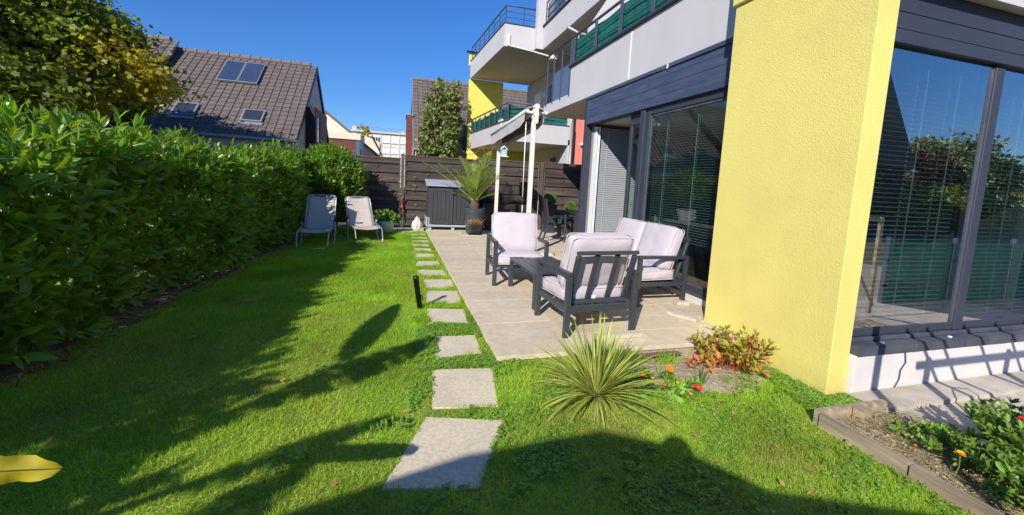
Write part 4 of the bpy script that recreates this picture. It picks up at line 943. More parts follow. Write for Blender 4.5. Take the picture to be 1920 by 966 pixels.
# pot, sack, blocks
t = thing('plant_pot', (-.24, 11.32, -.035), 'round white pot with leafy yellow green plant beside the lounger', 'plant pot')
MB().lathe([(.14, 0), (.18, .02), (.215, .26), (.22, .31), (.205, .315), (.195, .27), (0, .27)], (0, 0, 0), 28).build('pot', 'pot_white', t, smooth=True)
o = foliage('foliage', [(0, 0, .40), (-.1, 0, .42), (.1, 0, .40)], [(.20, .18, .14)]*3, 620, OVAL, .085, 'boxwood', t, .06, 60)
def sack():
    bm = bmesh.new(); bmesh.ops.create_icosphere(bm, subdivisions=4, radius=1)
    from mathutils import noise
    for v in bm.verts:
        c = v.co; z = c.z; r = 1-.25*max(0, z)
        q = Vector((c.x*.15*r, c.y*.13*r, .16+.20*z)); q += c*noise.noise(c*2.3)*.035+c*noise.noise(c*6)*.012
        if z > .75: q.z += .05*noise.noise(Vector((c.x*6, c.y*6, 3)))+.03
        q.z = max(q.z, 0); v.co = q
    me = bpy.data.meshes.new('sack'); bm.to_mesh(me); bm.free(); me.polygons.foreach_set('use_smooth', [True]*len(me.polygons)); me.materials.append(M['sack'])
    o = link('sack', me); o.location = (.60, 11.75, -.04); tag(o, 'crumpled white sack leaning by the storage box corner', 'sack')
sack()
for (c, d, rz, lab) in (((2.13, 3.395, .0), (.52, .085, .05), 2, 'long pale concrete kerb piece on the patio edge behind the yucca'),
    ((3.28, 3.86, .0), (.22, .34, .045), 28, 'pale concrete slab piece lying against the yellow pier'),
    ((3.58, 4.30, .0), (.17, .11, .06), -8, 'small pale concrete block beside the rear leg of the sofa'),
    ((.70, 11.72, -.045), (.14, .12, .10), 20, 'small pale stone beside the white sack')):
    b = MB(); b.box((-d[0]/2, -d[1]/2, 0), (d[0]/2, d[1]/2, d[2])); o = b.build('concrete_block', 'block', None, bevel=.008); o.location = (c[0], c[1], c[2]+.001); o.rotation_euler = (0, 0, R(rz)); tag(o, lab, 'concrete block')
# black garden post
t = thing('garden_post', (.30, 4.66, -.06), 'black plastic garden light post standing beside the stepping stones', 'garden post'); t.rotation_euler = (R(6), R(-9), 0)
MB().lathe([(0, 0), (.031, 0), (.031, .40), (.034, .40), (.034, .43), (.02, .445), (0, .445)], (0, 0, -.02), 16).build('post', 'pot_black', t, smooth=True)
MB().tube([(.03, 0, .18), (.042, 0, .17), (.042, 0, .13)], .008, 6).build('clip', 'pot_black', t)

# ------------------------------------------------------------------ freestanding double awning
t = thing('awning', (2.6, 9.2, 0), 'freestanding white double awning folded up on two posts over the patio', 'awning')
AO = (2.6, 9.2, 0)
def aw(b, name, m, par=t, **k): return loc(b, name, m, par, AO, **k)
for (x, y, zt) in ((2.60, 10.6, 2.62), (2.60, 7.80, 2.80)):
    p = aw(MB().box((x-.042, y-.042, .035), (x+.042, y+.042, zt)), 'post', 'white_metal', bevel=.008)
    f = aw(MB().box((x-.58, y-.05, .0012), (x+.58, y+.05, .034)), 'foot', 'white_metal', bevel=.004)
    for s in (-1, 1): aw(MB().box((x+s*.58-(.025 if s < 0 else 0), y-.055, .001), (x+s*.58+(.025 if s > 0 else 0), y+.055, .037)), 'end_cap', 'pot_black', f)
A0, A1 = Vector((2.60, 7.72, 2.83)), Vector((2.60, 10.72, 2.64))
def AL(x, t_, z): p = A0.lerp(A1, t_); return (p.x+x, p.y, p.z+z)
aw(MB().tube([AL(0, 0, .06), AL(0, 1, .06)], .05, 12), 'roller_tube', 'white_metal', smooth=True)
aw(MB().prism([AL(-.17, 0, .10), AL(0, 0, .16), AL(.17, 0, .10), AL(.17, 0, .085), AL(0, 0, .145), AL(-.17, 0, .085)], (0, 0, 0), Vector(AL(0, 1, 0))-Vector(AL(0, 0, 0))), 'cover', 'awning_cloth')
for s in (-1, 1):
    x = s*.20
    aw(MB().tube([AL(x, .02, .04), AL(x, .98, .04)], .032, 10), 'front_bar', 'white_metal', smooth=True)
    b = MB(); n = 40; vs = []
    for i in range(n+1):
        t_ = .02+.96*i/n
        for k in range(5):
            u = k/4; dz = .25+.006*math.sin(t_*23)-(0.10*max(0, 1-t_/.12)); vs.append(AL(x+.004*math.sin(t_*25+u*2)+s*.004*u, t_, .03-dz*u))
    b.add(vs, [(i*5+k, (i+1)*5+k, (i+1)*5+k+1, i*5+k+1) for i in range(n) for k in range(4)]); aw(b, 'valance', 'awning_cloth', smooth=True)
    aw(MB().bar(AL(0, .03, .04), AL(x, .03, .04), .05, .05).bar(AL(0, .97, .04), AL(x, .97, .04), .05, .05), 'arm', 'white_metal', bevel=.006)
    b = MB(); vs = []
    for i in range(n+1):
        t_ = .04+.92*i/n
        for k in range(4):
            u = k/3; vs.append(AL(s*(.04+.13*u), t_, -.04-.15*math.sin(u*math.pi)*(1+.08*math.sin(t_*18))))
    b.add(vs, [(i*4+k, (i+1)*4+k, (i+1)*4+k+1, i*4+k+1) for i in range(n) for k in range(3)]); aw(b, 'folded_cloth', 'awning_dark', smooth=True)
b = MB(); c = AL(0, -.015, .02)
for (x, z, r) in ((0, .10, .055), (0, -.06, .045), (.19, .0, .035), (-.19, .0, .035)):
    b.tube([(c[0]+x, c[1]-.05, c[2]+z), (c[0]+x, c[1]+.05, c[2]+z)], r, 12)
b.box((c[0]-.035, c[1]-.045, c[2]-.22), (c[0]+.035, c[1]-.0, c[2]+.12)); aw(b, 'end_bracket', 'white_metal', smooth=False)
aw(MB().tube([(2.46, 7.86, 2.68), (2.47, 7.86, 1.18)], .011, 8).tube([(2.475, 7.86, 1.02), (2.475, 7.85, .86)], .012, 8), 'crank_rod', 'white_metal', smooth=True)
aw(MB().tube([(2.47, 7.86, 1.18), (2.475, 7.86, 1.02)], .016, 8), 'crank_grip', 'pot_black', smooth=True)

# bird house and bead garland hanging from the wing's lower balcony
t = thing('bird_house', (3.93, 15.25, 2.42), 'small pale blue and white bird house hanging under the far balcony', 'bird house')
MB().box((-.13, -.1, .05), (.13, .1, .33)).build('body', 'blue', t, bevel=.004)
MB().prism([(-.17, 0, .32), (0, 0, .50), (.17, 0, .32), (.17, 0, .29), (0, 0, .46), (-.17, 0, .29)], (0, -.14, 0), (0, .14, 0)).build('roof', 'whitepaint', t)
MB().box((-.19, -.16, .01), (.19, .16, .05)).build('floor', 'whitepaint', t)
MB().box((-.035, -.108, .10), (.035, -.101, .2)).box((.06, -.108, .2), (.11, -.101, .27)).build('door', 'whitepaint', t)
MB().tube([(0, 0, .48), (0, 0, .66)], .01, 5).build('cord', 'pot_black', t); t.scale = (.85, .85, .85)
b = MB(); hooks = [(2.05, 2.55), (2.75, 2.80), (3.25, 2.92), (3.88, 2.95)]
b = MB(); 
for i in range(3):
    x0, z0 = hooks[i]; x1, z1 = hooks[i+1]
    for k in range(17):
        u = k/16; x = x0+(x1-x0)*u; z = z0+(z1-z0)*u-.42*4*u*(1-u)*(.8 if i else .5); b.lathe([(0, -.02), (.022, 0), (0, .02)], (x+.35, 15.3+.05*i, z-.02), 6)
o = b.build('bead_garland', 'beads'); tag(o, 'garland of small beads swagged under the far balcony beside the bird house', 'garland')
o.parent = None

# ------------------------------------------------------------------ houses beyond the garden
def tiled_roof(parent, org, x0, x1, y0, z0, y1, z1, px0, px1, limit=300, wtile=.275, name='roof'):
    s = Vector((0, y1-y0, z1-z0)); L = s.length; s.normalize(); n = Vector((0, -s.z, s.y)); rows = round(L/.29); rh = L/rows
    b = MB(); b.prism([(x0, y0, z0-.03), (x1, y0, z0-.03), (x1, y1, z1-.03), (x0, y1, z1-.03)], n*-.12, n*0)
    ro = loc(b, name, 'tile', parent, org)
    hw = wtile/2-.003
    prof = [(-hw, .0), (-hw*.55, .006), (hw*.3, .004), (hw*.55, .028), (hw*.85, .030), (hw, .010)]
    tb = MB(); vs = []
    for yy in (-.02, rh+.03):
        for (x, z) in prof: vs.append((x, yy, z+(.028 if yy < 0 else 0)))
    k = len(prof); fs = [(i, i+1, i+1+k, i+k) for i in range(k-1)]
    vs += [(x, -.02, -.012) for x, z in prof]; fs += [(i, 2*k+i, 2*k+i+1, i+1) for i in range(k-1)]
    tb.add(vs, fs); me = tb.mesh('roof_tile', 'tile')
    rot = Matrix((Vector((1, 0, 0)), s, n)).transposed().to_4x4(); cnt = 0; st = MB(); tvs = [Vector(v) for v in vs]
    for r in range(rows):
        i = 0; x = x0+wtile/2
        while x < x1-.02:
            p = Vector((x, y0, z0))+s*(r*rh)+n*.0; m = Matrix.Translation(p) @ rot @ Matrix.Rotation(random.uniform(-.006, .006), 4, 'Y')
            if px0 <= x <= px1 and cnt < limit:
                o = link('roof_tile', me, ro); o.matrix_local = Matrix.Translation(-Vector(org)) @ m; cnt += 1
            else: st.add([m @ v for v in tvs], fs)
            x += wtile
    if st.v:
        o = loc(st, 'roof_tiles_field', 'tile_stuff', ro, org); o['kind'] = 'stuff'
    b = MB(); y_ = y1+.02; z_ = z1+.03
    n_ = int((x1-x0)/.4)
    for i in range(n_): b.tube([(x0+i*.4, y_, z_), (x0+i*.4+.41, y_, z_+.015)], [.11, .13], 10)
    o = loc(b, 'ridge_tiles', 'ridge', ro, org); 
    return ro, (s, n)
def roof_thing_pt(x, y): return Vector((x, y, 2.72+.8825*(y-17)))
HA = (-8, 19, 0)
t = thing('brown_roof_house', HA, 'house with brown tiled roof, two solar collectors and two skylights beyond the hedge', 'house')
ro, (s_, n_) = tiled_roof(t, HA, -9.06, -3.56, 16.9, 2.63, 21, 6.25, -9.2, -3.5)
b = MB(); b.box((-9.2, 17.0, -.3), (-3.64, 25, 2.62)); b.prism([(-3.95, 17.0, 2.6), (-3.95, 21, 6.14), (-3.95, 25, 2.6)], (0, 0, 0), (.31, 0, 0)); loc(b, 'wall', 'white_wall', t, HA)
b = MB(); b.prism([(-9.2, 21, 6.2), (-3.6, 21, 6.2), (-3.6, 25.2, 2.5), (-9.2, 25.2, 2.5)], (0,0,-.1), (0,0,.0)); loc(b, 'rear_roof', 'tile', t, HA)
b = MB(); b.prism([(-3.60, 16.88, 2.58), (-3.60, 21.0, 6.22), (-3.60, 21.0, 6.02), (-3.60, 16.88, 2.40)], (0,0,0), (.05,0,0)); b.prism([(-3.60, 25.1, 2.58), (-3.60, 21.0, 6.26), (-3.60, 21.0, 6.02), (-3.60, 25.1, 2.40)], (0,0,0), (.05,0,0)); loc(b, 'verge_board', 'pot_black', t, HA)
b = MB(); b.tube([(-9.2, 16.84, 2.60), (-3.55, 16.84, 2.56)], .065, 8); loc(b, 'gutter', 'zinc', t, HA, smooth=True)
b = MB(); b.tube([(-3.68, 16.84, 2.54), (-3.68, 16.95, 2.40), (-3.68, 17.12, 2.30), (-3.68, 17.12, 0)], .045, 8); loc(b, 'downpipe', 'zinc', t, HA, smooth=True)
b = MB(); b.box((-6.5, 16.2, 1.98), (-3.85, 16.99, 2.10)); b.box((-4.0, 16.3, 0), (-3.9, 16.4, 1.97)); loc(b, 'porch_canopy', 'fencepost', t, HA)
def on_roof(b, u0, u1, y0, y1, d0, d1):
    a = [Vector((x, y, 2.63+.8829*(y-16.9))) for x, y in ((u0, y0), (u1, y0), (u1, y1), (u0, y1))]
    return b.prism(a, n_*d0, n_*d1)
for x0 in (-7.00, -6.27):
    so_ = loc(on_roof(MB(), x0, x0+.715, 19.42, 20.62, .06, .13), 'solar_collector', 'zinc', t, HA)
    loc(on_roof(MB(), x0+.03, x0+.685, 19.46, 20.58, .131, .136), 'pane', 'solar', so_, HA)
    b = MB()
    for k in range(9): xx = x0+.05+k*.075; on_roof(b, xx, xx+.01, 19.48, 20.56, .1365, .139)
    loc(b, 'absorber_line', 'grey_sill', so_, HA)
for (x0, x1, y0, y1) in ((-7.78, -7.06, 17.55, 18.12), (-5.60, -4.87, 17.50, 18.07)):
    sk = loc(on_roof(MB(), x0, x1, y0, y1, .02, .11), 'skylight', 'skyframe', t, HA, bevel=.01)
    loc(on_roof(MB(), x0+.06, x1-.06, y0+.05, y1-.05, .111, .115), 'pane', 'skyglass', sk, HA)
    loc(on_roof(MB(), x0-.04, x1+.04, y0-.13, y0-.01, .05, .065), 'flashing', 'zinc', sk, HA)
# clad bay on the gable
b = MB(); b.box((-3.638, 18.75, 0), (-3.27, 21.6, 4.14)); bay = loc(b, 'bay', 'clad_dark', t, HA)
mb_ = MB().box((0, 0, 0), (.02, .34, .17)).mesh('shingle', 'shingle')
for r in range(13):
    for c in range(8):
        y = 18.78+c*.352; z = 1.9+r*.172
        if 19.05 < y < 19.5 and 2.7 < z < 3.75: continue
        o = link('shingle', mb_, bay); o.location = Vector((-3.268, y, z))-Vector(HA)
loc(MB().box((-3.29, 19.14, 2.72), (-3.262, 19.48, 3.78)), 'window', 'darkglass', bay, HA)
for r in range(13):
    loc(MB().box((-3.63, 18.728, 1.9+r*.172), (-3.275, 18.748, 1.9+r*.172+.166)), 'plank', 'clad_dark', bay, HA)
# taller neighbour on the left of it
HL = (-12, 19, 0)
t = thing('neighbour_house', HL, 'slightly taller house with the same brown roof, partly hidden by the big leafy tree', 'house')
tiled_roof(t, HL, -16, -8.95, 16.6, 2.75, 21, 6.62, 0, 0, 0)
b = MB(); b.box((-16, 17, -.3), (-9.05, 25, 2.8)); b.prism([(-9.25, 17, 2.6), (-9.25, 21, 6.3), (-9.25, 25, 2.6)], (0,0,0), (.2,0,0)); loc(b, 'wall', 'cream', t, HL)
b = MB(); b.prism([(-8.98, 16.6, 2.70), (-8.98, 21.0, 6.66), (-8.98, 21.0, 6.34), (-8.98, 16.6, 2.45)], (0,0,0), (.04,0,0)); loc(b, 'verge_board', 'zinc', t, HL)
b = MB(); b.prism([(-16, 21, 6.58), (-8.97, 21, 6.58), (-8.97, 25.4, 2.6), (-16, 25.4, 2.6)], (0,0,-.1), (0,0,0)); loc(b, 'rear_roof', 'tile', t, HL)
t = thing('satellite_dish', (-4.05, 15.9, 1.55), 'round white dish on a pole in front of the brown roofed house', 'satellite dish')
o = MB().lathe([(0, 0), (.25, .03), (.42, .09), (.50, .14), (.50, .15), (.42, .105), (.25, .045), (0, .015)], (0, 0, 0), 24).build('dish', 'whitepaint', t, smooth=True); o.rotation_euler = (R(62), 0, R(15)); o.location = (0, 0, .25)
MB().tube([(0, .1, -1.6), (0, .1, .2)], .03, 8).build('pole', 'zinc', t)
# cream gable and flat roofed house
HB = (-5, 33, 0)
t = thing('cream_gable_house', HB, 'cream gabled house seen behind the clad bay', 'house')
b = MB(); b.prism([(-8.9, 32, -.3), (-8.9, 32, 2.6), (-4.96, 32, 5.72), (-1.0, 32, 2.6), (-1.0, 32, -.3)], (0, 0, 0), (0, 8, 0)); loc(b, 'wall', 'cream', t, HB)
b = MB(); b.prism([(-9.1, 31.8, 2.45), (-4.96, 31.8, 5.74), (-.8, 31.8, 2.45), (-.8, 31.8, 2.62), (-4.96, 31.8, 5.94), (-9.1, 31.8, 2.62)], (0, 0, 0), (0, 8.4, 0)); loc(b, 'roof', 'tile', t, HB)
HF = (-4, 29, 0)
t = thing('flat_roofed_house', HF, 'flat roofed house with a cream parapet above red brown boards', 'house')
b = MB(); b.box((-7, 28, 3.66), (-2.24, 31.5, 4.06)); loc(b, 'parapet', 'cream', t, HF)
b = MB(); b.box((-7, 28.12, -.3), (-2.30, 31.4, 3.658)); loc(b, 'wall', 'white_wall', t, HF)
for r in range(14): loc(MB().box((-7, 28.08, 1.9+r*.125), (-2.55, 28.118, 1.9+r*.125+.119)), 'plank', 'clad_red', t, HF)
b = MB(); b.box((-2.54, 28.07, .0), (-2.31, 28.118, 3.6)); loc(b, 'door', 'rail_panel', t, HF)
b = MB(); b.box((-2.299, 28.6, 2.0), (-2.28, 29.4, 3.1)); loc(b, 'window', 'darkglass', t, HF)
# low cream annex with a small autumn shrub
t = thing('garden_annex', (-1.6, 36, 0), 'low cream annex with sloping dark roof in front of the white apartment block', 'annex')
b = MB(); b.prism([(-2.5, 35, -.3), (-2.5, 35, 4.6), (-1.35, 35, 4.15), (-1.35, 35, -.3)], (0,0,0), (0,3,0)); b.build('wall', 'cream', t); o = t.children[0]; o.data.transform(Matrix.Translation((1.6, -36, 0)))
b = MB(); b.prism([(-2.0, 34.9, 4.55), (-1.25, 34.9, 3.2), (-1.15, 34.9, 3.2), (-1.9, 34.9, 4.6)], (0,0,0), (0,3.2,0)); o = b.build('roof', 'pot_black', t); o.data.transform(Matrix.Translation((1.6, -36, 0)))
t = thing('autumn_shrub', (-2.6, 36.5, 4.2), 'small yellow autumn shrub in front of the white apartment block', 'shrub')
foliage('foliage', [(0, 0, .6)], [(.45, .45, .7)], 500, QUAD, .22, 'peony', t, .2, 20)
MB().tube([(0, 0, -4.3), (0, 0, .5)], .05, 6).build('trunk', 'bark', t)
# far apartment block
HW = (-2, 72, 0)
t = thing('apartment_block', HW, 'long pale apartment block with rows of closed white shutters far beyond the fence', 'apartment block')
b = MB(); b.box((-6.9, 70, -.3), (6, 80, 8.25)); loc(b, 'wall', 'far_white', t, HW)
b = MB(); b.box((-7.05, 69.7, 8.252), (6, 80, 8.5)); loc(b, 'roof', 'white_wall', t, HW)
rb = loc(MB().box((-7.0, 71, 8.5), (-6.3, 72, 9.3)).box((.6, 71, 8.5), (1.1, 72, 9.0)), 'roof_vent', 'white_wall', t, HW)
b = MB(); b.tube([(-7, 70, 9.15), (6, 70, 9.15)], .03, 5); b.tube([(-7, 70, 8.85), (6, 70, 8.85)], .02, 5); [b.tube([(-7+i*.85, 70, 8.5), (-7+i*.85, 70, 9.2)], .025, 5) for i in range(16)]; loc(b, 'roof_railing', 'zinc', t, HW)
for r, z in enumerate((6.75, 5.05, 3.35, 1.65)):
    for c in range(9):
        x = -6.6+c*1.42; w = loc(MB().box((x, 69.93, z-.02), (x+1.22, 69.999, z+1.0)), 'window', 'shutter' if (r, c) != (0, 2) else 'pvc', t, HW)
        if (r, c) == (0, 2):
            for k in range(3): loc(MB().box((x+.08+k*.38, 69.90, z+.1), (x+.36+k*.38, 69.929, z+.85)), 'pane', 'darkglass', w, HW)
        else: loc(MB().box((x+.05, 69.89, z-.02), (x+1.17, 69.929, z+.05)), 'shutter_bar', 'zinc', w, HW)
    loc(MB().box((-6.9, 69.95, z-.62), (6, 69.99, z-.58)), 'string_course', 'zinc', t, HW)
for c in range(10): loc(MB().box((-6.72+c*1.42, 69.88, -.3), (-6.66+c*1.42, 69.998, 8.2)), 'rib', 'far_white', t, HW)
# house on the right with a steep brown roof
HC = (4, 25, 0)
t = thing('steep_roof_house', HC, 'house with a steep brown tiled roof standing behind the columnar leafy tree', 'house')
tiled_roof(t, HC, .80, 9, 21, 2.90, 25, 7.10, .7, 5.2, 240)
b = MB(); b.box((.95, 21.3, -.3), (9, 29, 2.85)); b.prism([(.95, 21.3, 2.8), (.95, 25, 6.7), (.95, 29, 2.8)], (0,0,0), (.2,0,0)); loc(b, 'wall', 'cream', t, HC)
b = MB(); b.prism([(.76, 20.95, 2.85), (.76, 25, 7.12), (.76, 25, 6.9), (.76, 20.95, 2.65)], (0,0,0), (.04,0,0)); loc(b, 'verge_board', 'zinc', t, HC)
b = MB(); b.prism([(.8, 25, 7.06), (9, 25, 7.06), (9, 29.2, 2.7), (.8, 29.2, 2.7)], (0,0,-.1), (0,0,0)); loc(b, 'rear_roof', 'tile', t, HC)
b = MB(); b.tube([(.8, 20.92, 2.86), (9, 20.92, 2.84)], .065, 8); b.tube([(1.5, 20.95, 2.8), (1.5, 21.2, 2.6), (1.5, 21.24, 0)], .045, 8); loc(b, 'gutter', 'zinc', t, HC)
bay = loc(MB().box((.48, 22.6, -.3), (.80, 24.4, 4.72)), 'bay', 'clad_red', t, HC)
for r in range(22): loc(MB().box((.475, 22.575, 1.9+r*.128), (.80, 22.598, 1.9+r*.128+.122)), 'plank', 'clad_red', bay, HC)
b = MB(); b.box((.44, 22.57, 4.722), (.82, 24.45, 4.78)); loc(b, 'bay_roof', 'zinc', bay, HC)

# ------------------------------------------------------------------ trees
def limb(b, p, d, L, r, depth, rg, spread=.6):
    pts = [Vector(p)]; d = Vector(d).normalized(); k = 4
    for i in range(k):
        d = (d+Vector((rg.uniform(-1, 1), rg.uniform(-1, 1), rg.uniform(-.3, .5)))*.14).normalized(); pts.append(pts[-1]+d*L/k)
    b.tube(pts, [r*(1-.45*i/k) for i in range(k+1)], 7)
    if depth:
        for i in range(3):
            nd = (d+Vector((rg.uniform(-1, 1), rg.uniform(-1, 1), rg.uniform(-.1, .7)))*spread).normalized(); limb(b, pts[-1 if i else -2], nd, L*.68, r*.5, depth-1, rg, spread)
def tree(name, pos, label, trunk_h, r, crown, count, tmpl, size, m, clump, nclump, limbL, seed, cat='tree', group=None):
    t = thing(name, pos, label, cat, group); rg = random.Random(seed)
    b = MB(); b.tube([(0, 0, -.4), (.03, 0, trunk_h*.5), (0, .03, trunk_h)], [r*1.25, r, r*.85], 10)
    for i in range(5): a = i*1.26+seed; limb(b, (0, 0, trunk_h*(.82+.04*i)), (math.cos(a)*.8, math.sin(a)*.8, .8), limbL, r*.5, 2, rg)
    b.build('trunk', 'bark', t, smooth=True)
    foliage('crown', [c for c, _ in crown], [q for _, q in crown], count, tmpl, size, m, t, clump, nclump, seed=seed)
    return t
tree('maple_tree', (-8.1, 12.0, 0), 'large leafy tree turning yellow, rising over the left end of the hedge', 2.2, .20,
     [((-.2, 0, 4.2), (2.1, 2.2, 1.8)), ((-1.8, -.5, 4.8), (2.2, 2, 2.0)), ((-.3, -.4, 5.0), (1.7, 1.6, 1.5)), ((2.0, -.2, 3.4), (.95, 1.0, .62)), ((1.2, -.3, 3.9), (1.2, 1.2, .9)), ((-3.2, 0, 3.7), (2.2, 1.8, 1.5)), ((0, -1.0, 3.0), (2.0, 1.1, .7)), ((-2.0, -1, 2.7), (2.4, 1.3, .9))],
     90000, MAPLE, .115, 'maple', .36, 700, 1.5, 2)
tree('garden_tree', (-9.4, 15.0, 0), 'second leafy tree behind the yellowing one, nearer the brown roof', 1.8, .16,
     [((.7, 0, 3.2), (1.5, 1.1, 2.0))], 14000, MAPLE, .13, 'maple', .32, 120, 1.0, 8)
t = thing('columnar_tree', (2.12, 20.0, 0), 'dense dark green tree with upright leafy shoots left of the yellow wing', 'tree')
b = MB(); b.tube([(0, 0, -.3), (0, 0, 2.4)], [.14, .10], 8); rg = random.Random(5); cen = []; rad = []
for i in range(34):
    a = rg.uniform(0, 6.28); q = rg.uniform(.15, 1.3); x, y = math.cos(a)*q, math.sin(a)*q*.7; x = x if x < .72 else -x*.9; top = 6.35-(q*1.15)**1.6*1.0+rg.uniform(-.35, .5)+.25*x; top = max(3.6, top)
    b.tube([(0, 0, 1.8), (x*.6, y*.6, 2.6), (x, y, top-.2)], [.04, .03, .008], 5)
    zz = 2.6
    while zz < top: cen.append((x*(.6+.4*(zz-2.4)/3.6), y*(.6+.4*(zz-2.4)/3.6), zz)); w = .33 if zz < top-.9 else .14; rad.append((w, w, .34)); zz += .40
b.build('trunk', 'bark', t, smooth=True)
foliage('crown', cen, rad, 16000, OVAL, .20, 'beech', t, .13, 700, up_bias=.5, seed=9)

# ------------------------------------------------------------------ cherry laurel hedge
def laurel_leaves(shoots, rg):
    """shoots: list of (p, d, L, nleaf, size) -> P, Y, up, scale arrays"""
    P = []; Yv = []; U = []; Sc = []
    for p, d, L, n, sz in shoots:
        d = d/np.linalg.norm(d); a0 = rg.uniform(0, 6.28)
        ref = np.array([1., 0, 0]) if abs(d[0]) < .8 else np.array([0, 1., 0]); e1 = np.cross(d, ref); e1 /= np.linalg.norm(e1); e2 = np.cross(d, e1)
        for i in range(n):
            t_ = .12+.88*i/n; a = a0+i*2.4; o = e1*math.cos(a)+e2*math.sin(a)
            tilt = .95-.75*(i/n)**2+rg.uniform(-.15, .15)
            y = d*math.cos(tilt)+o*math.sin(tilt)
            P.append(p+d*L*t_); Yv.append(y); U.append(d*.9-o*.2+rg.normal(size=3)*.12); Sc.append(sz*rg.uniform(.6, 1.2)*(1-.25*(i/n)))
    P = np.array(P); Yv = np.array(Yv); X, Y, Z = basis(Yv, np.array(U)); return P, X, Y, Z, np.array(Sc)
def htop(y): return 1.50+.07*math.sin(y*1.3+.5)+.07*math.sin(y*3.1)+.05*math.sin(y*7.3+1)+(.10 if y < 3.2 else 0)+.012*max(0, y-5)
rgh = np.random.default_rng(21); shoots = []; near_shoots = []
def gap(y): return y < 1.3 and math.sin(y*5.2+1) > .45
for i in range(1900):                 # garden-side face
    y = rgh.uniform(-2.2, 12.2); z = rgh.uniform(.05, htop(y))
    if gap(y): continue
    x = hx(y)-.06+.10*math.sin(y*2.1)+.12*(z/1.7)-.16*rgh.random(); lean = z/1.8
    x += .10*(1-z/1.5)
    d = np.array([rgh.uniform(.35, 1.0)*(1-.2*lean), rgh.normal()*.45, rgh.uniform(.0, .9)*(.4+lean)])
    s_ = (np.array([x, y, z]), d, rgh.uniform(.12, .26), int(rgh.integers(7, 12)), .205)
    (near_shoots if (3.3 < y < 5.6 and z > .9) else shoots).append(s_)
for i in range(1150):                  # top with long young shoots
    y = rgh.uniform(-2.2, 12.3); x = hx(y)-.05-rgh.random()*.95
    if gap(y): continue
    d = np.array([rgh.normal()*.30+.12, rgh.normal()*.30, 1.0]); L = rgh.uniform(.16, .52)
    s_ = (np.array([x, y, htop(y)-.16+rgh.uniform(-.10, .06)]), d, L, int(7+L*15), .185)
    (near_shoots if (3.4 < y < 6.0 and x > hx(y)-.6) else shoots).append(s_)
for i in range(1500):                  # back and inside
    y = rgh.uniform(-2.2, 12.2); z = rgh.uniform(.05, htop(y)); 
    if gap(y): continue
    x = hx(y)-rgh.uniform(.4, 1.1); d = rgh.normal(size=3)+[0, 0, .5]
    shoots.append((np.array([x, y, z]), d, .2, 10, .17))
def stem_mesh(shoots, name, parent):
    b = MB()
    for p, d, L, n, sz in shoots:
        d = d/np.linalg.norm(d); q = p-d*.12; b.tube([tuple(q), tuple(p+d*L*.95)], [.006, .003], 4, cap=False)
    o = b.build(name, 'greenstem', parent); return o
hg = thing('laurel_hedge', (0, 0, 0), 'long dense cherry laurel hedge along the left side of the lawn', 'hedge')
P, X, Y, Z, Sc = laurel_leaves(shoots, rgh)
o = link('leaves', scatter_mesh('leaves', *LAUREL, P, X, Y, Z, np.stack([Sc*1.15, Sc, Sc], 1), 'laurel', True), hg); o['kind'] = 'stuff'
P, X, Y, Z, Sc = laurel_leaves(near_shoots, rgh)
order = np.argsort(np.linalg.norm(P-np.array([0, 0, 1.46]), axis=1)); pick = order[:300]; rest = order[300:]
lm = bpy.data.meshes.new('leaf'); lm.from_pydata(LAUREL[0], [], LAUREL[1]); lm.materials.append(M['laurel']); lm.polygons.foreach_set('use_smooth', [True]*len(lm.polygons))
for i in pick:
    o = link('leaf', lm, hg); s_ = Sc[i]
    m = Matrix((X[i]*s_*1.15, Y[i]*s_, Z[i]*s_)).transposed().to_4x4(); m.translation = Vector(P[i]); o.matrix_local = m
if len(rest):
    o = link('leaves', scatter_mesh('leaves', *LAUREL, P[rest], X[rest], Y[rest], Z[rest], np.stack([Sc[rest]*1.15, Sc[rest], Sc[rest]], 1), 'laurel', True), hg); o['kind'] = 'stuff'
o = stem_mesh(shoots+near_shoots, 'young_stems', hg); o['kind'] = 'stuff'
b = MB(); rg = random.Random(4)
for i in range(30):
    y = -.6+i*.44; 
    if gap(y): continue
    for k in range(3):
        x = hx(y)-.5+rg.uniform(-.1, .1); b.tube([(x, y, -.1), (x+rg.uniform(-.2, .3), y+rg.uniform(-.2, .2), .7), (x+rg.uniform(-.4, .4), y+rg.uniform(-.3, .3), 1.55)], [.02, .014, .007], 6)
b.build('branches', 'bark', hg, smooth=True)
P = np.array([(hx(y)+rg.uniform(-.02, .1), y, rg.uniform(.2, 1.4)) for y in [rg.uniform(3.5, 11) for _ in range(16)]])
X, Y, Z = basis(RNG.normal(size=P.shape)+[.5, 0, -.5]); o = link('old_leaves', scatter_mesh('old_leaves', *LAUREL, P, X, Y, Z, RNG.uniform(.09, .15, len(P)), 'laurel_old'), hg); o['kind'] = 'stuff'
# laurel bush at the end
lb = thing('laurel_bush', (-1.62, 11.45, 0), 'tall sunlit cherry laurel bush behind the two sun loungers', 'bush')
sh = []
for i in range(430):
    d = rgh.normal(size=3); d /= np.linalg.norm(d); d[2] = abs(d[2])*1.0 if rgh.random() < .75 else d[2]
    p = np.array([d[0]*.66, d[1]*.52, .98+d[2]*.88]); 
    if p[2] < .1: p[2] = .1+rgh.random()*.2
    dd = np.array([d[0]*.8, d[1]*.8, .75+.4*rgh.random()])+rgh.normal(size=3)*.2
    sh.append((p, dd, rgh.uniform(.2, .42), int(rgh.integers(10, 16)), .165))
P, X, Y, Z, Sc = laurel_leaves(sh, rgh)
o = link('leaves', scatter_mesh('leaves', *LAUREL, P, X, Y, Z, np.stack([Sc, Sc, Sc], 1), 'laurel', True), lb); o['kind'] = 'stuff'
o = stem_mesh(sh, 'young_stems', lb); o['kind'] = 'stuff'
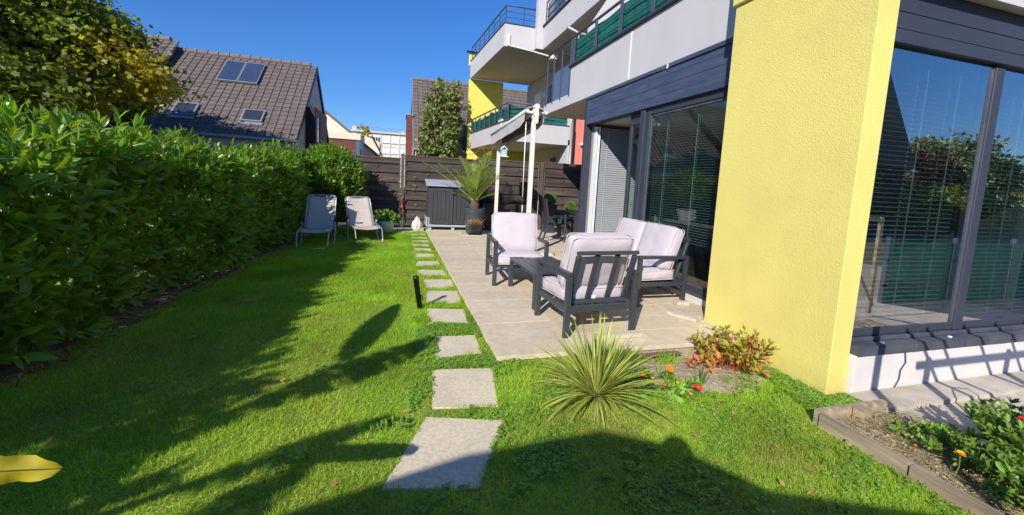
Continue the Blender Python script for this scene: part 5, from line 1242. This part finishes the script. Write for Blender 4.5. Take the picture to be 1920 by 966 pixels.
b = MB()
for i in range(12): a = i*.52; b.tube([(.1*math.cos(a), .1*math.sin(a), -.1), (.3*math.cos(a), .3*math.sin(a), .8), (.5*math.cos(a), .45*math.sin(a), 1.7)], [.02, .014, .006], 6)
b.build('branches', 'bark', lb, smooth=True)

# ------------------------------------------------------------------ yucca
t = thing('yucca_plant', (1.42, 2.50, -.10), 'spiky green yucca growing in the lawn in front of the patio corner', 'yucca')
rg = random.Random(12)
def strap(L, w, bend, n=9):
    b = MB(); vs = []; 
    for i in range(n+1):
        u = i/n; y = L*(u-.12*bend*u*u*u); z = -L*bend*.55*u**2.4; ww = w*(.55+.45*math.sin(min(1, u*2.2)*math.pi/2))*(1-u**4)*.5 if u < 1 else 0.0004
        vs += [(-ww, y, z+ww*.5), (0, y, z), (ww, y, z+ww*.5)]
    b.add(vs, [f for i in range(n) for f in ((i*3, i*3+1, i*3+4, i*3+3), (i*3+1, i*3+2, i*3+5, i*3+4))]); return b
sm = [strap(.60, .022, bd).mesh('leaf', 'yucca', smooth=True) for bd in (.05, .15, .30, .5, .8)]
dm = [strap(.42, .016, bd).mesh('leaf', 'yucca_dry', smooth=True) for bd in (1.0, 1.5)]
for i in range(205):
    u = (i/205)**.70; el = R(86-78*u+rg.uniform(-5, 5)); az = i*2.39996+rg.uniform(-.2, .2)
    me = sm[min(4, max(0, int(u*4+rg.uniform(-.8, .9))))] if i < 186 else rg.choice(dm)
    o = link('leaf', me, t); sc = rg.uniform(.68, 1.02)*(.93 if u < .4 else 1)*(1 if u < .85 else .85); el = el if i < 186 else R(rg.uniform(-10, 15))
    d = Vector((math.cos(az)*math.cos(el), math.sin(az)*math.cos(el), math.sin(el))); x = Vector((math.sin(az), -math.cos(az), 0)); z = x.cross(d)
    m = Matrix((x*sc, d*sc, z*sc)).transposed().to_4x4(); m.translation = Vector((math.cos(az)*.03, math.sin(az)*.03, .05+.05*(1-u))); o.matrix_local = m
MB().lathe([(.05, -.03), (.06, .03), (.045, .10), (0, .13)], (0, 0, 0), 12).build('stem', 'bark', t, smooth=True)

# ------------------------------------------------------------------ flower bed by the pier
b = MB(); vs = [(2.45, 2.85, float(gz(2.45, 2.85))+.035)]; nseg = 40
for k in (.5, 1.0):
    for i in range(nseg):
        a = 6.283*i/nseg; r = k*(1+.07*math.sin(a*5)+.05*math.sin(a*9)); x, y = 2.45+.88*r*math.cos(a), 2.85+.36*r*math.sin(a); vs.append((x, y, float(gz(x, y))+(.03 if k < 1 else .004)+random.uniform(-.006, .01)))
b.add(vs, [(0, 1+i, 1+(i+1) % nseg) for i in range(nseg)]+[(1+i, 1+nseg+i, 1+nseg+(i+1) % nseg, 1+(i+1) % nseg) for i in range(nseg)])
tag(b.build('flower_bed_soil', 'bedsoil', smooth=True), kind='structure')
t = thing('doormat', (2.30, 3.13, -.075), 'brown woven mat lying under the patio edge behind the flowers', 'mat'); t.rotation_euler = (R(-14), 0, R(3))
b = MB()
for i in range(32):
    for j in range(7): b.box((-.33+i*.0205, -.055+j*.017, (0 if (i+j) % 2 else .004)), (-.33+i*.0205+.019, -.055+j*.017+.0155, .009+(0 if (i+j) % 2 else .004)))
o = b.build('weave', 'mat_rubber', t); o['kind'] = 'stuff'; MB().box((-.34, -.06, -.005), (.34, .065, .001)).build('backing', 'mat_rubber', t)
def pinnate(b, p, d, L, n, rg, w=.35):
    """spray of oval leaflets around the end of a stem"""
    d = Vector(d).normalized()
    for i in range(n):
        a = rg.uniform(0, 6.28); o = d.orthogonal(); o.rotate(Matrix.Rotation(a, 3, d)); y = (d*rg.uniform(.4, 1)+o*rg.uniform(.3, .9)).normalized(); u = (d*.6-o*.4+Vector((0, 0, .4))).normalized(); x = y.cross(u).normalized(); z = x.cross(y)
        l = L*rg.uniform(.7, 1.2)
        b.add([Vector(p)+x*vx*l*w/.22*.5+y*vy*l+z*vz*l for vx, vy, vz in OVAL[0]], OVAL[1])
def leafy(name, pos, label, cat, stems, m, stem_m, L, nl, H, spreadr, seed, alt=None, altn=0, group=None, levels=5):
    t = thing(name, pos, label, cat, group); rg = random.Random(seed); lb_ = MB(); lb2 = MB(); sb = MB()
    for i in range(stems):
        a = rg.uniform(0, 6.28); q = spreadr*rg.uniform(.2, 1)**.7; e = Vector((math.cos(a)*q, math.sin(a)*q*.7, H*(1-.45*(q/spreadr)**2)*rg.uniform(.75, 1.1))); base = Vector((e.x*.28, e.y*.28, 0)); mid = base.lerp(e, .5)+Vector((0, 0, .03))
        low = altn and (i % altn == 0)
        if low: e.z *= .35
        sb.tube([base, mid, e], [.003, .0025, .0015], 5, cap=False)
        for k in range(levels):
            u = (k+1.0)/levels; p = base.lerp(mid, u*2) if u < .5 else mid.lerp(e, u*2-1); d = (e-base).normalized()+Vector((rg.uniform(-.6, .6), rg.uniform(-.6, .6), rg.uniform(-.1, .5)))
            if u < .35 and not low: continue
            pinnate(lb2 if (alt and (low or rg.random() < .08)) else lb_, p, d, L, nl, rg)
    o = lb_.build('leaves', m, t, smooth=True); o['kind'] = 'stuff'
    if lb2.v: o = lb2.build('autumn_leaves', alt, t, smooth=True); o['kind'] = 'stuff'
    sb.build('stems', stem_m, t, smooth=True); return t
leafy('peony_plant', (2.98, 2.88, -.13), 'bushy peony turning yellow and orange at the foot of the yellow pier', 'peony', 46, 'peony', 'redstem', .066, 5, .36, .43, 6, 'peony_red', 5)
def flower(pos, r, m, label, n=14, core='yellowpetal', h=.12, group='gazania flowers in the bed', tilt=(0, 0)):
    z0 = float(gz(pos[0], pos[1])); t = thing('flower', (pos[0], pos[1], z0), label, 'flower', group)
    st = MB().tube([(0, 0, 0), (.004, .0, h*.6), (tilt[0]*.05, tilt[1]*.05-.01, h)], .0028, 5); st.build('stem', 'greenstem', t)
    b = MB(); ctr = Vector((tilt[0]*.05, tilt[1]*.05-.01, h)); ax = Vector((tilt[0], tilt[1]-.55, 1)).normalized(); e1 = ax.orthogonal().normalized(); e2 = ax.cross(e1)
    for layer in range(2):
        for i in range(n):
            a = 6.283*i/n+layer*.22; o = e1*math.cos(a)+e2*math.sin(a); s_ = ax.cross(o); rr = r*(1-.25*layer); z = ax*(.12*r+layer*.15*r); w = r*.22
            b.add([ctr+ax*.002, ctr+o*rr*.55+s_*w+z*.6, ctr+o*rr+z*.9, ctr+o*rr*.55-s_*w+z*.6], [(0, 1, 2, 3)])
    b.build('petals', m, t); c = MB(); c.lathe([(0, .3*r), (.18*r, .22*r), (.24*r, .05*r), (0, 0)], (0, 0, 0), 10); o = c.build('centre', core, t); o.location = ctr; o.rotation_euler = ax.to_track_quat('Z', 'Y').to_euler()
flower((2.11, 2.60), .036, 'orange', 'orange double flower standing tallest in the bed right of the yucca', 18, 'orange', .17)
flower((2.27, 2.46), .035, 'red', 'single bright red flower at the front of the flower bed', 12, 'yellowpetal', .09)
flower((1.87, 2.60), .028, 'orange', 'half closed orange flower beside the yucca leaves', 10, 'orange', .12)
flower((1.97, 2.62), .018, 'yellowpetal', 'tiny yellow orange bud between the two orange flowers', 8, 'orange', .09)
flower((2.14, 2.53), .02, 'yellowpetal', 'small yellow flower between the orange and the red flower', 9, 'orange', .09)
flower((2.03, 2.55), .022, 'orange', 'small orange flower low beside the tall orange one', 10, 'orange', .07)
flower((2.17, 2.42), .014, 'yellowpetal', 'small yellow bud low to the left of the red flower', 8, 'orange', .06)
flower((2.55, 2.82), .028, 'pink', 'pink red flower left of the peony', 14, 'pink', .17, 'gazania flowers in the bed')
leafy('gazania_plant', (2.05, 2.62, -.115), 'low dark green flower foliage between the yucca and the red flower', 'flowering plant', 26, 'clover', 'greenstem', .055, 5, .09, .36, 15)
t = thing('bulb_plant', (2.45, 2.62, -.13), 'upright blades of a pale green bulb plant left of the peony', 'plant')
for i, (dx, lean, L) in enumerate(((0, .05, .24), (.02, .25, .17), (-.02, -.35, .15), (.03, .6, .12), (-.03, -.8, .12))):
    b = MB(); n = 6; vs = []
    for k in range(n+1): u = k/n; w = .016*math.sin(math.pi*min(.97, .25+u*.75)); vs += [(dx+lean*L*u-w, 0, L*u*(1-.2*abs(lean)*u)), (dx+lean*L*u+w, .01, L*u*(1-.2*abs(lean)*u))]
    b.add(vs, [(k*2, k*2+1, k*2+3, k*2+2) for k in range(n)]); b.build('blade', 'boxwood', t, smooth=True)
leafy('weed_plant', (1.58, 2.36, -.12), 'small broad leaved weed at the foot of the yucca', 'weed', 5, 'herb', 'greenstem', .07, 4, .09, .08, 8)
leafy('thistle_weed', (.02, 2.40, -.06), 'pale flat thistle weed in the lawn left of the nearest stepping stone', 'weed', 7, 'herb', 'greenstem', .035, 4, .03, .13, 9)
for (x, y, h, lab) in ((1.95, 3.05, .17, 'tuft of long grass by the patio foundation left of the doormat'), (2.40, 3.0, .15, 'tuft of long grass by the right end of the doormat'), (2.05, 3.08, .14, 'tuft of long grass in front of the brown mat')):
    n = 120; P = np.stack([RNG.normal(x, .06, n), RNG.normal(y, .03, n), np.full(n, float(gz(x, y)))], 1); X, Y, Z = basis(np.stack([RNG.normal(0, .4, n), RNG.normal(0, .35, n), np.ones(n)], 1)); hh = RNG.uniform(.6, 1.2, n)*h
    o = link('grass_tuft', scatter_mesh('grass_tuft', [(-.5,0,0),(.5,0,0),(.4,.6,.1),(-.4,.6,.1),(0,1,.35)], [(0,1,2,3),(3,2,4)], P, X, Y, Z, np.stack([np.full(n, .005), hh, hh], 1), 'grass')); tag(o, lab, 'grass tuft', kind='stuff')

# ------------------------------------------------------------------ raised bed on the right
t = thing('raised_bed', (3.0, 2.0, -.1), 'weathered timber raised bed edge at the lower right corner', 'raised bed'); RB = (3.0, 2.0, -.1)
def rbp(b, name, m='timber', **k): return loc(b, name, m, t, RB, **k)
rbp(MB().box((2.915, 1.47, -.23), (2.965, 2.0, -.045)), 'plank', bevel=.006); rbp(MB().box((2.905, .55, -.23), (2.955, 1.466, -.052)), 'plank', bevel=.006); rbp(MB().box((2.90, -.6, -.23), (2.95, .546, -.05)), 'plank', bevel=.006)
rbp(MB().box((2.925, 2.004, -.23), (3.62, 2.046, -.04)), 'plank', bevel=.006)
rbp(MB().box((3.24, 1.925, -.25), (3.33, 2.0, -.03)), 'stake', bevel=.006); rbp(MB().box((2.968, 1.40, -.25), (3.02, 1.50, -.07)), 'stake', bevel=.006)
xs = np.linspace(2.96, 6.2, 50); ys = np.linspace(-1.5, 2.0, 50); Xg, Yg = np.meshgrid(xs, ys); Zg = -.115+.03*np.sin(Xg*3)*np.sin(Yg*4)+RNG.normal(size=Xg.shape)*.008-.03*(Xg > 3.6)
I, J = np.meshgrid(np.arange(49), np.arange(49)); a = (J*50+I).ravel()
okc = ~((Xg.ravel()[a] > 3.60) & (Yg.ravel()[a] > 1.55)); a = a[okc]
tag(link('bed_soil', np_mesh('bed_soil', np.stack([Xg.ravel(), Yg.ravel(), Zg.ravel()], 1), np.stack([a, a+1, a+51, a+50], 1).ravel(), np.arange(len(a))*4, 'bedsoil', True)), kind='structure')
n = 800; P = np.stack([RNG.uniform(2.98, 3.8, n), RNG.uniform(.4, 1.95, n), RNG.uniform(-.115, -.085, n)], 1); X, Y, Z = basis(RNG.normal(size=(n, 3)))
cubev = [(-.5,-.5,-.3),(.5,-.4,-.3),(.45,.5,-.3),(-.4,.45,-.3),(-.4,-.4,.3),(.4,-.3,.3),(.35,.4,.3),(-.3,.35,.3)]; cubef = [(0,3,2,1),(4,5,6,7),(0,1,5,4),(1,2,6,5),(2,3,7,6),(3,0,4,7)]
tag(link('gravel', scatter_mesh('gravel', cubev, cubef, P, X, Y, Z, RNG.uniform(.006, .018, n), 'gravel')), 'loose gravel and dry bits on the soil of the raised bed', 'gravel', kind='stuff')
n = 4500; P = np.stack([RNG.uniform(2.98, 3.7, n), RNG.uniform(.4, 1.95, n), RNG.uniform(-.10, -.07, n)], 1); X, Y, Z = basis(RNG.normal(size=(n, 3))*[1, 1, .2])
tag(link('straw', scatter_mesh('straw', [(-.5,0,0),(.5,0,0),(0,1,0)], [(0,1,2)], P, X, Y, Z, np.stack([np.full(n, .004), RNG.uniform(.03, .10, n), np.ones(n)*.1], 1), 'drygrass')), 'dry straw and stalks lying in the raised bed', 'straw', kind='stuff')
for (x, y, H, sp_, st, lab, sd) in ((3.78, 1.42, .34, .36, 60, 'tall leafy bed plant nearest the front wall at the right edge', 31), (3.30, .98, .24, .22, 50, 'bushy green bed plant in the lower right corner', 32), (4.35, 1.2, .40, .42, 60, 'leafy bed plant beyond the corner plants against the ledge', 33), (3.42, 1.24, .25, .26, 60, 'rear leafy bed plant at the right edge of the frame', 34)):
    leafy('flowering_herb', (x, y, -.13), lab, 'plant', st, 'herb', 'greenstem', .052, 6, H, sp_, sd, group='leafy plants in the raised bed', levels=7)
leafy('strawberry_plant', (3.36, 1.72, -.115), 'low clump of small green leaves beside the bed stake', 'plant', 16, 'herb', 'greenstem', .036, 5, .08, .15, 41)
leafy('strawberry_plant', (3.62, 1.62, -.125), 'low trailing leaves in the shade of the raised bed', 'plant', 20, 'clover', 'greenstem', .040, 5, .07, .22, 42)
def bedflower(pos, z, r, m, lab):
    t = thing('bed_flower', (pos[0], pos[1], z), lab, 'flower', 'orange and yellow flowers in the raised bed'); b = MB()
    for i in range(16):
        a = i*2.4; q = r*(.45+.55*(i/16)); u = Vector((math.cos(a), math.sin(a), 0)); s_ = Vector((-math.sin(a), math.cos(a), 0)); up = Vector((0, 0, 1)); h = r*(1-i/16*1.1)
        b.add([up*-.2*r, u*q*.8+s_*r*.35+up*h*.4, u*q+up*h*.5, u*q*.8-s_*r*.35+up*h*.4], [(0, 1, 2, 3)])
    b.build('petals', m, t, smooth=True); MB().tube([(0, 0, -.003), (.01, .0, -.5*(z+.1)), (0, .01, -(z+.1))], .003, 5).build('stem', 'greenstem', t)
leafy('flowering_herb', (3.34, 1.48, -.115), 'low leafy plant between the yellow flower and the bigger corner plants', 'plant', 26, 'herb', 'greenstem', .042, 5, .16, .20, 51, group='leafy plants in the raised bed')
leafy('flowering_herb', (3.14, 1.16, -.11), 'small leafy plant against the timber edge below the yellow flower', 'plant', 18, 'herb', 'greenstem', .04, 5, .12, .13, 52, group='leafy plants in the raised bed')
bedflower((3.12, 1.36), .06, .030, 'yellowpetal', 'round yellow flower head leaning over the gravel of the raised bed')
bedflower((3.20, 1.60), -.065, .014, 'orange', 'tiny orange flower low among the straw')
bedflower((3.66, 1.36), .20, .034, 'red', 'dark red flower at the upper right of the bed plants')
bedflower((3.48, 1.20), .15, .036, 'orange', 'orange flower at the right edge of the bed plants')
bedflower((3.25, 1.02), .04, .028, 'yellowpetal', 'pale yellow flower low in the corner of the raised bed')
t = thing('metal_hoop', (4.05, 1.5, -.12), 'thin metal hoop standing among the bed plants', 'plant hoop'); pts = [(0, 0, 0), (-.03, 0, .25), (.02, 0, .42), (.14, .02, .50), (.3, .03, .46), (.36, .03, .2), (.36, .03, 0)]; MB().tube(pts, .007, 8).build('rod', 'steel', t, smooth=True)
# trellis to the right of the camera whose shadow falls on the front wall
t = thing('trellis', (3.9, .78, -.12), 'wooden trellis with crossed laths standing in the raised bed beside the camera', 'trellis'); 
for x in (-1.16, -.52, .62, 1.7, 2.6): MB().box((x-.028, -.02, 0), (x+.028, .02, 2.0 if x < -1 else 1.37)).build('post', 'timber', t)
MB().box((-.70, -.045, 1.31), (2.6, -.021, 1.37)).build('rail', 'timber', t)
for x in (-.50, -.24, .27, .74, 1.2, 1.7): MB().bar((x+.92, .03, .12), (x-.25, .03, 1.66), .035, .014, (0, 1, 0)).build('lath', 'timber', t)
P = np.stack([RNG.normal(1.15, .12, 160), RNG.normal(0, .05, 160), RNG.uniform(.5, 1.25, 160)], 1); X, Y, Z = basis(RNG.normal(size=P.shape)); o = link('climbing_leaves', scatter_mesh('climbing_leaves', *OVAL, P, X, Y, Z, RNG.uniform(.04, .07, 160), 'herb'), t); o['kind'] = 'stuff'

# ------------------------------------------------------------------ banana plant left of the camera
t = thing('banana_plant', (-2.75, .30, -.06), 'banana plant left of the camera, one yellow leaf tip hanging into view', 'banana plant')
BO = Vector((-2.75, .30, -.06))
MB().tube([(0, 0, 0), (.02, .02, .6), (0, .05, 1.15)], [.09, .075, .05], 12).build('trunk', 'greenstem', t, smooth=True)
def bleaf(stalk, tip, w, m, name, droop=.1, notch=False, nrm=(0, 0, 1)):
    stalk = Vector(stalk)-BO; tip = Vector(tip)-BO; ax = tip-stalk; L = ax.length; ax.normalize(); sd = ax.cross(Vector(nrm)).normalized(); up = sd.cross(ax)
    n = 60 if name == 'yellow_leaf' else 54; b = MB(); vs = []
    for i in range(n+1):
        u = i/n; c = stalk+ax*L*u+Vector((0, 0, droop*L*(4*u*(1-u))*.35)); ww = w*(math.sin(math.pi*min(1, u*.92+.06))**.6)*(1 if u < .97 else .35) if name != 'yellow_leaf' else w*(max(0, 1-abs((u-.45)/.55)**7)**.5)*(1-.28*max(0, u-.6)/.4)*(1-.12*(abs(u-.90) < .02))
        for k in range(-4, 5): 
            v_ = k/4; vs.append(c+sd*ww*v_-up*abs(v_)*ww*.18+up*.012*math.sin(u*60)*abs(v_))
    tear = [random.random() < (.22 if abs(tip.x-stalk.x) > .6 else 0) for _ in range(n)]; dep = [random.choice((1, 2, 3)) for _ in range(n)]
    b.add(vs, [(i*9+k, i*9+k+1, (i+1)*9+k+1, (i+1)*9+k) for i in range(n) for k in range(8) if name == 'yellow_leaf' or not (tear[i] and (k < dep[i] or k > 7-dep[(i+3) % n]))])
    o = b.build(name, m, t, smooth=True); MB().tube([stalk+ax*L*.0, stalk+ax*L*.5+Vector((0, 0, droop*L*.35)), tip], [.014, .009, .003] if name != 'yellow_leaf' else [.006, .004, .001], 6).build('midrib', 'palmstem', o, smooth=True)
    MB().tube([(0, .05, 1.1), ((stalk.x)*.6, stalk.y*.6+.03, max(1.1, stalk.z*.9)), stalk], [.03, .02, .014], 6).build('stalk', 'greenstem', o, smooth=True); return o
bleaf((-2.50, .71, 2.0), (-2.04, 2.18, 2.0), .15, 'banana', 'leaf', .0)
bleaf((-2.96, .10, 2.0), (-1.67, 1.08, 2.0), .18, 'banana', 'leaf', .0)
bleaf((-3.05, -.60, 2.0), (-2.10, -.15, 2.0), .09, 'banana', 'leaf', .0)
bleaf((-3.15, -1.1, 2.0), (-2.50, -.52, 2.0), .15, 'banana', 'leaf', .0)
yl = bleaf((-1.5, .93, .95), (-.70, 1.075, .775), .045, 'banana_yellow', 'yellow_leaf', .0, nrm=(-.1, -.95, .35))

# ------------------------------------------------------------------ the photographer and an added shed-shaped shadow caster behind the camera (they cast the foreground shadow)
t = thing('person', (-.16, -.40, -.12), 'person in a dark jacket holding up a phone, standing behind the camera', 'person')
def skin_body(name, verts, edges, rads, m, parent, sub=2):
    me = bpy.data.meshes.new(name); me.from_pydata(verts, edges, []); me.materials.append(M[m]); o = link(name, me, parent)
    o.modifiers.new('skin', 'SKIN'); 
    for i, r in enumerate(rads): me.skin_vertices[0].data[i].radius = (r, r) if not isinstance(r, tuple) else r
    me.skin_vertices[0].data[0].use_root = True
    sm_ = o.modifiers.new('sub', 'SUBSURF'); sm_.levels = sub; sm_.render_levels = sub; sm_.subdivision_type = 'CATMULL_CLARK'; return o
bv = [(0, 0, .95), (0, -.01, 1.12), (0, -.02, 1.30), (0, -.02, 1.45), (0, 0, 1.55), (0, .03, 1.64),
      (.19, -.02, 1.42), (.27, .0, 1.20), (.16, .24, 1.38), (-.19, -.02, 1.42), (-.27, .0, 1.20), (-.16, .24, 1.38),
      (.10, 0, .90), (.12, .02, .50), (.13, -.02, .08), (.13, .12, .04), (-.10, 0, .90), (-.12, .03, .50), (-.13, -.02, .08), (-.13, .12, .04)]
be = [(0,1),(1,2),(2,3),(3,4),(4,5),(3,6),(6,7),(7,8),(3,9),(9,10),(10,11),(0,12),(12,13),(13,14),(14,15),(0,16),(16,17),(17,18),(18,19)]
br = [(.17, .12), (.155, .11), (.18, .12), (.13, .10), .055, .06, .075, .05, .038, .075, .05, .038, .10, .065, .045, .04, .10, .065, .045, .04]
skin_body('body', bv, be, br, 'jacket', t)
b = MB(); b.lathe([(0, -.13), (.05, -.12), (.075, -.06), (.088, .02), (.085, .08), (.055, .125), (0, .14)], (0, .02, 1.70), 18); b.lathe([(0, .0), (.014, .01), (0, .03)], (0, .11, 1.67), 8); hd = b.build('head', 'skin', t, smooth=True)
b = MB(); b.lathe([(.092, -.03), (.098, .03), (.092, .09), (.06, .14), (0, .155)], (0, .005, 1.70), 18); b.build('hair', 'hair', hd, smooth=True)
for s in (-1, 1):
    b = MB(); b.box((s*.145-.03, .235, 1.36), (s*.145+.03, .275, 1.44)); h_ = b.build('hand', 'skin', t, smooth=True, bevel=.01)
    f = MB()
    for k in range(4): f.tube([(s*.135, .28, 1.375+k*.022), (s*.115, .305, 1.378+k*.022), (s*.095, .325-.004*k, 1.378+k*.022)], [.009, .0085, .007], 6)
    f.tube([(s*.15, .25, 1.44), (s*.12, .29, 1.465), (s*.09, .31, 1.46)], [.011, .009, .008], 6); f.build('fingers', 'skin', h_, smooth=True)
t = thing('phone', (0, -.055, 1.43), 'dark phone held upright in both hands behind the camera', 'phone')
MB().box((-.085, -.012, -.04), (.085, -.002, .04)).build('body', 'phone', t, bevel=.003)
t = thing('shed_shadow_caster', (-1, -1.6, 0), 'unseen shed shape added behind the photographer to cast the broad foreground shadow', 'shadow caster'); GS = (-1, -1.6, 0)
prof = [(-2.60, -.3), (-2.60, 2.01), (-1.9, 2.18), (-1.08, 2.22), (-.55, 2.05), (.06, 1.72), (1.05, 1.47), (2.2, 1.10), (2.2, -.3)]  # outline of the added caster, traced back from the foreground shadow edge
b = MB(); b.prism([(x, -1.6, z-.05 if z > 0 else z) for x, z in prof], (0, -1.4, 0), (0, .68, 0)); loc(b, 'wall', 'fence', t, GS)
b = MB(); rp_ = [(x, -1.6, z) for x, z in prof[1:-1]]; b.prism([(x, y, z-.048) for x, y, z in rp_]+rp_[::-1], (0, -1.5, 0), (0, .74, 0)); loc(b, 'roof', 'zinc', t, GS)

# ------------------------------------------------------------------ what stands behind the camera and shows in the window reflections
t = thing('added_green_screen', (12, .30, -.28), 'green screen fence added for the green reflection low in the front window', 'fence')  # added screen, placed and sized to supply the green low in the reflection
for i in range(9): MB().box((-4.5+i*1.6, -.03, 0), (-4.45+i*1.6, .03, 1.2)).build('post', 'rail', t)
for i in range(8): MB().box((-4.44+i*1.6, -.01, .05), (-2.92+i*1.6, .01, 1.12)).build('panel', 'green_cloth', t)
for z in (.4, .8): MB().box((-4.5, .012, z), (8, .03, z+.03)).build('rail', 'rail', t)
t = thing('grey_gable_house', (25.5, -15, 0), 'grey gabled house reflected in the front window', 'house')
b = MB(); b.box((-4, -4, -.3), (1.5, 4, 3.4)); b.build('wall', 'clad_dark', t); b = MB(); b.prism([(-4.3, 4.3, 3.3), (-1.3, 4.3, 8.2), (1.8, 4.3, 3.3)], (0, 0, 0), (0, -8.6, 0)); b.build('roof', 'tile', t)
tree('copper_tree', (34, -15, 0), 'dark red leafed tree reflected in the front window', 1.5, .2, [((0, 0, 3.2), (2.4, 2.4, 1.9))], 5000, QUAD, .3, 'redtree', .5, 90, 1.2, 3)
tree('green_garden_tree', (40, -16, 0), 'broad green tree reflected in the front window', 2, .25, [((0, 0, 4.2), (4, 3, 2.4)), ((3.5, 0, 3.6), (3, 3, 2))], 8000, QUAD, .36, 'beech', .6, 120, 1.6, 4)
tree('rear_garden_tree', (22, -11, 0), 'small green tree reflected in the front window beside the gable', 1.2, .15, [((0, 0, 2.6), (1.6, 1.6, 1.3))], 4000, QUAD, .25, 'maple', .4, 60, .9, 6)
t = thing('rear_hedge', (30, -11.5, 0), 'dark hedge behind the green fence, reflected in the front window', 'hedge')
foliage('foliage', [(x, 0, 1.3) for x in range(-14, 18, 2)], [(1.5, .7, 1.3)]*16, 14000, QUAD, .22, 'maple', t, .3, 500)
MB().box((-15, -.15, -.3), (17, .15, 1.6)).build('branches', 'bark', t)
n = 70; px = np.concatenate([RNG.uniform(-2, 2.9, 35), RNG.uniform(1.0, 2.9, 35)]); py = np.concatenate([RNG.uniform(1.5, 7, 35), RNG.uniform(1.2, 2.9, 35)]); ok = lawn_ok(px, py); px = px[ok]; py = py[ok]; n = len(px)
X, Y, Z = basis(RNG.normal(size=(n, 3))*[1, 1, .25], np.tile([0, 0, 1.], (n, 1))+RNG.normal(size=(n, 3))*.4)
tag(link('fallen_leaves', scatter_mesh('fallen_leaves', *LAUREL, np.stack([px, py, gz(px, py)+.035], 1), X, Y, Z, np.stack([RNG.uniform(.03, .06, n)*1.6, RNG.uniform(.03, .06, n), np.full(n, .05)], 1), 'dried')), 'few dry brown leaves fallen on the lawn', 'fallen leaves', kind='stuff')
b_ = blades('straw_patch', 30000, (.9, 2.9), (1.7, 2.9), .012, .035, .004, 'drygrass', 1, cond=lambda x, y: (((x-1.5)/.5)**2+((y-2.25)/.18)**2 < 1) | ((pnoise(x, y, 5.5, 11) > .62)), lean=2.0); tag(b_, 'yellowed straw patch in the lawn below the yucca', 'dry grass')
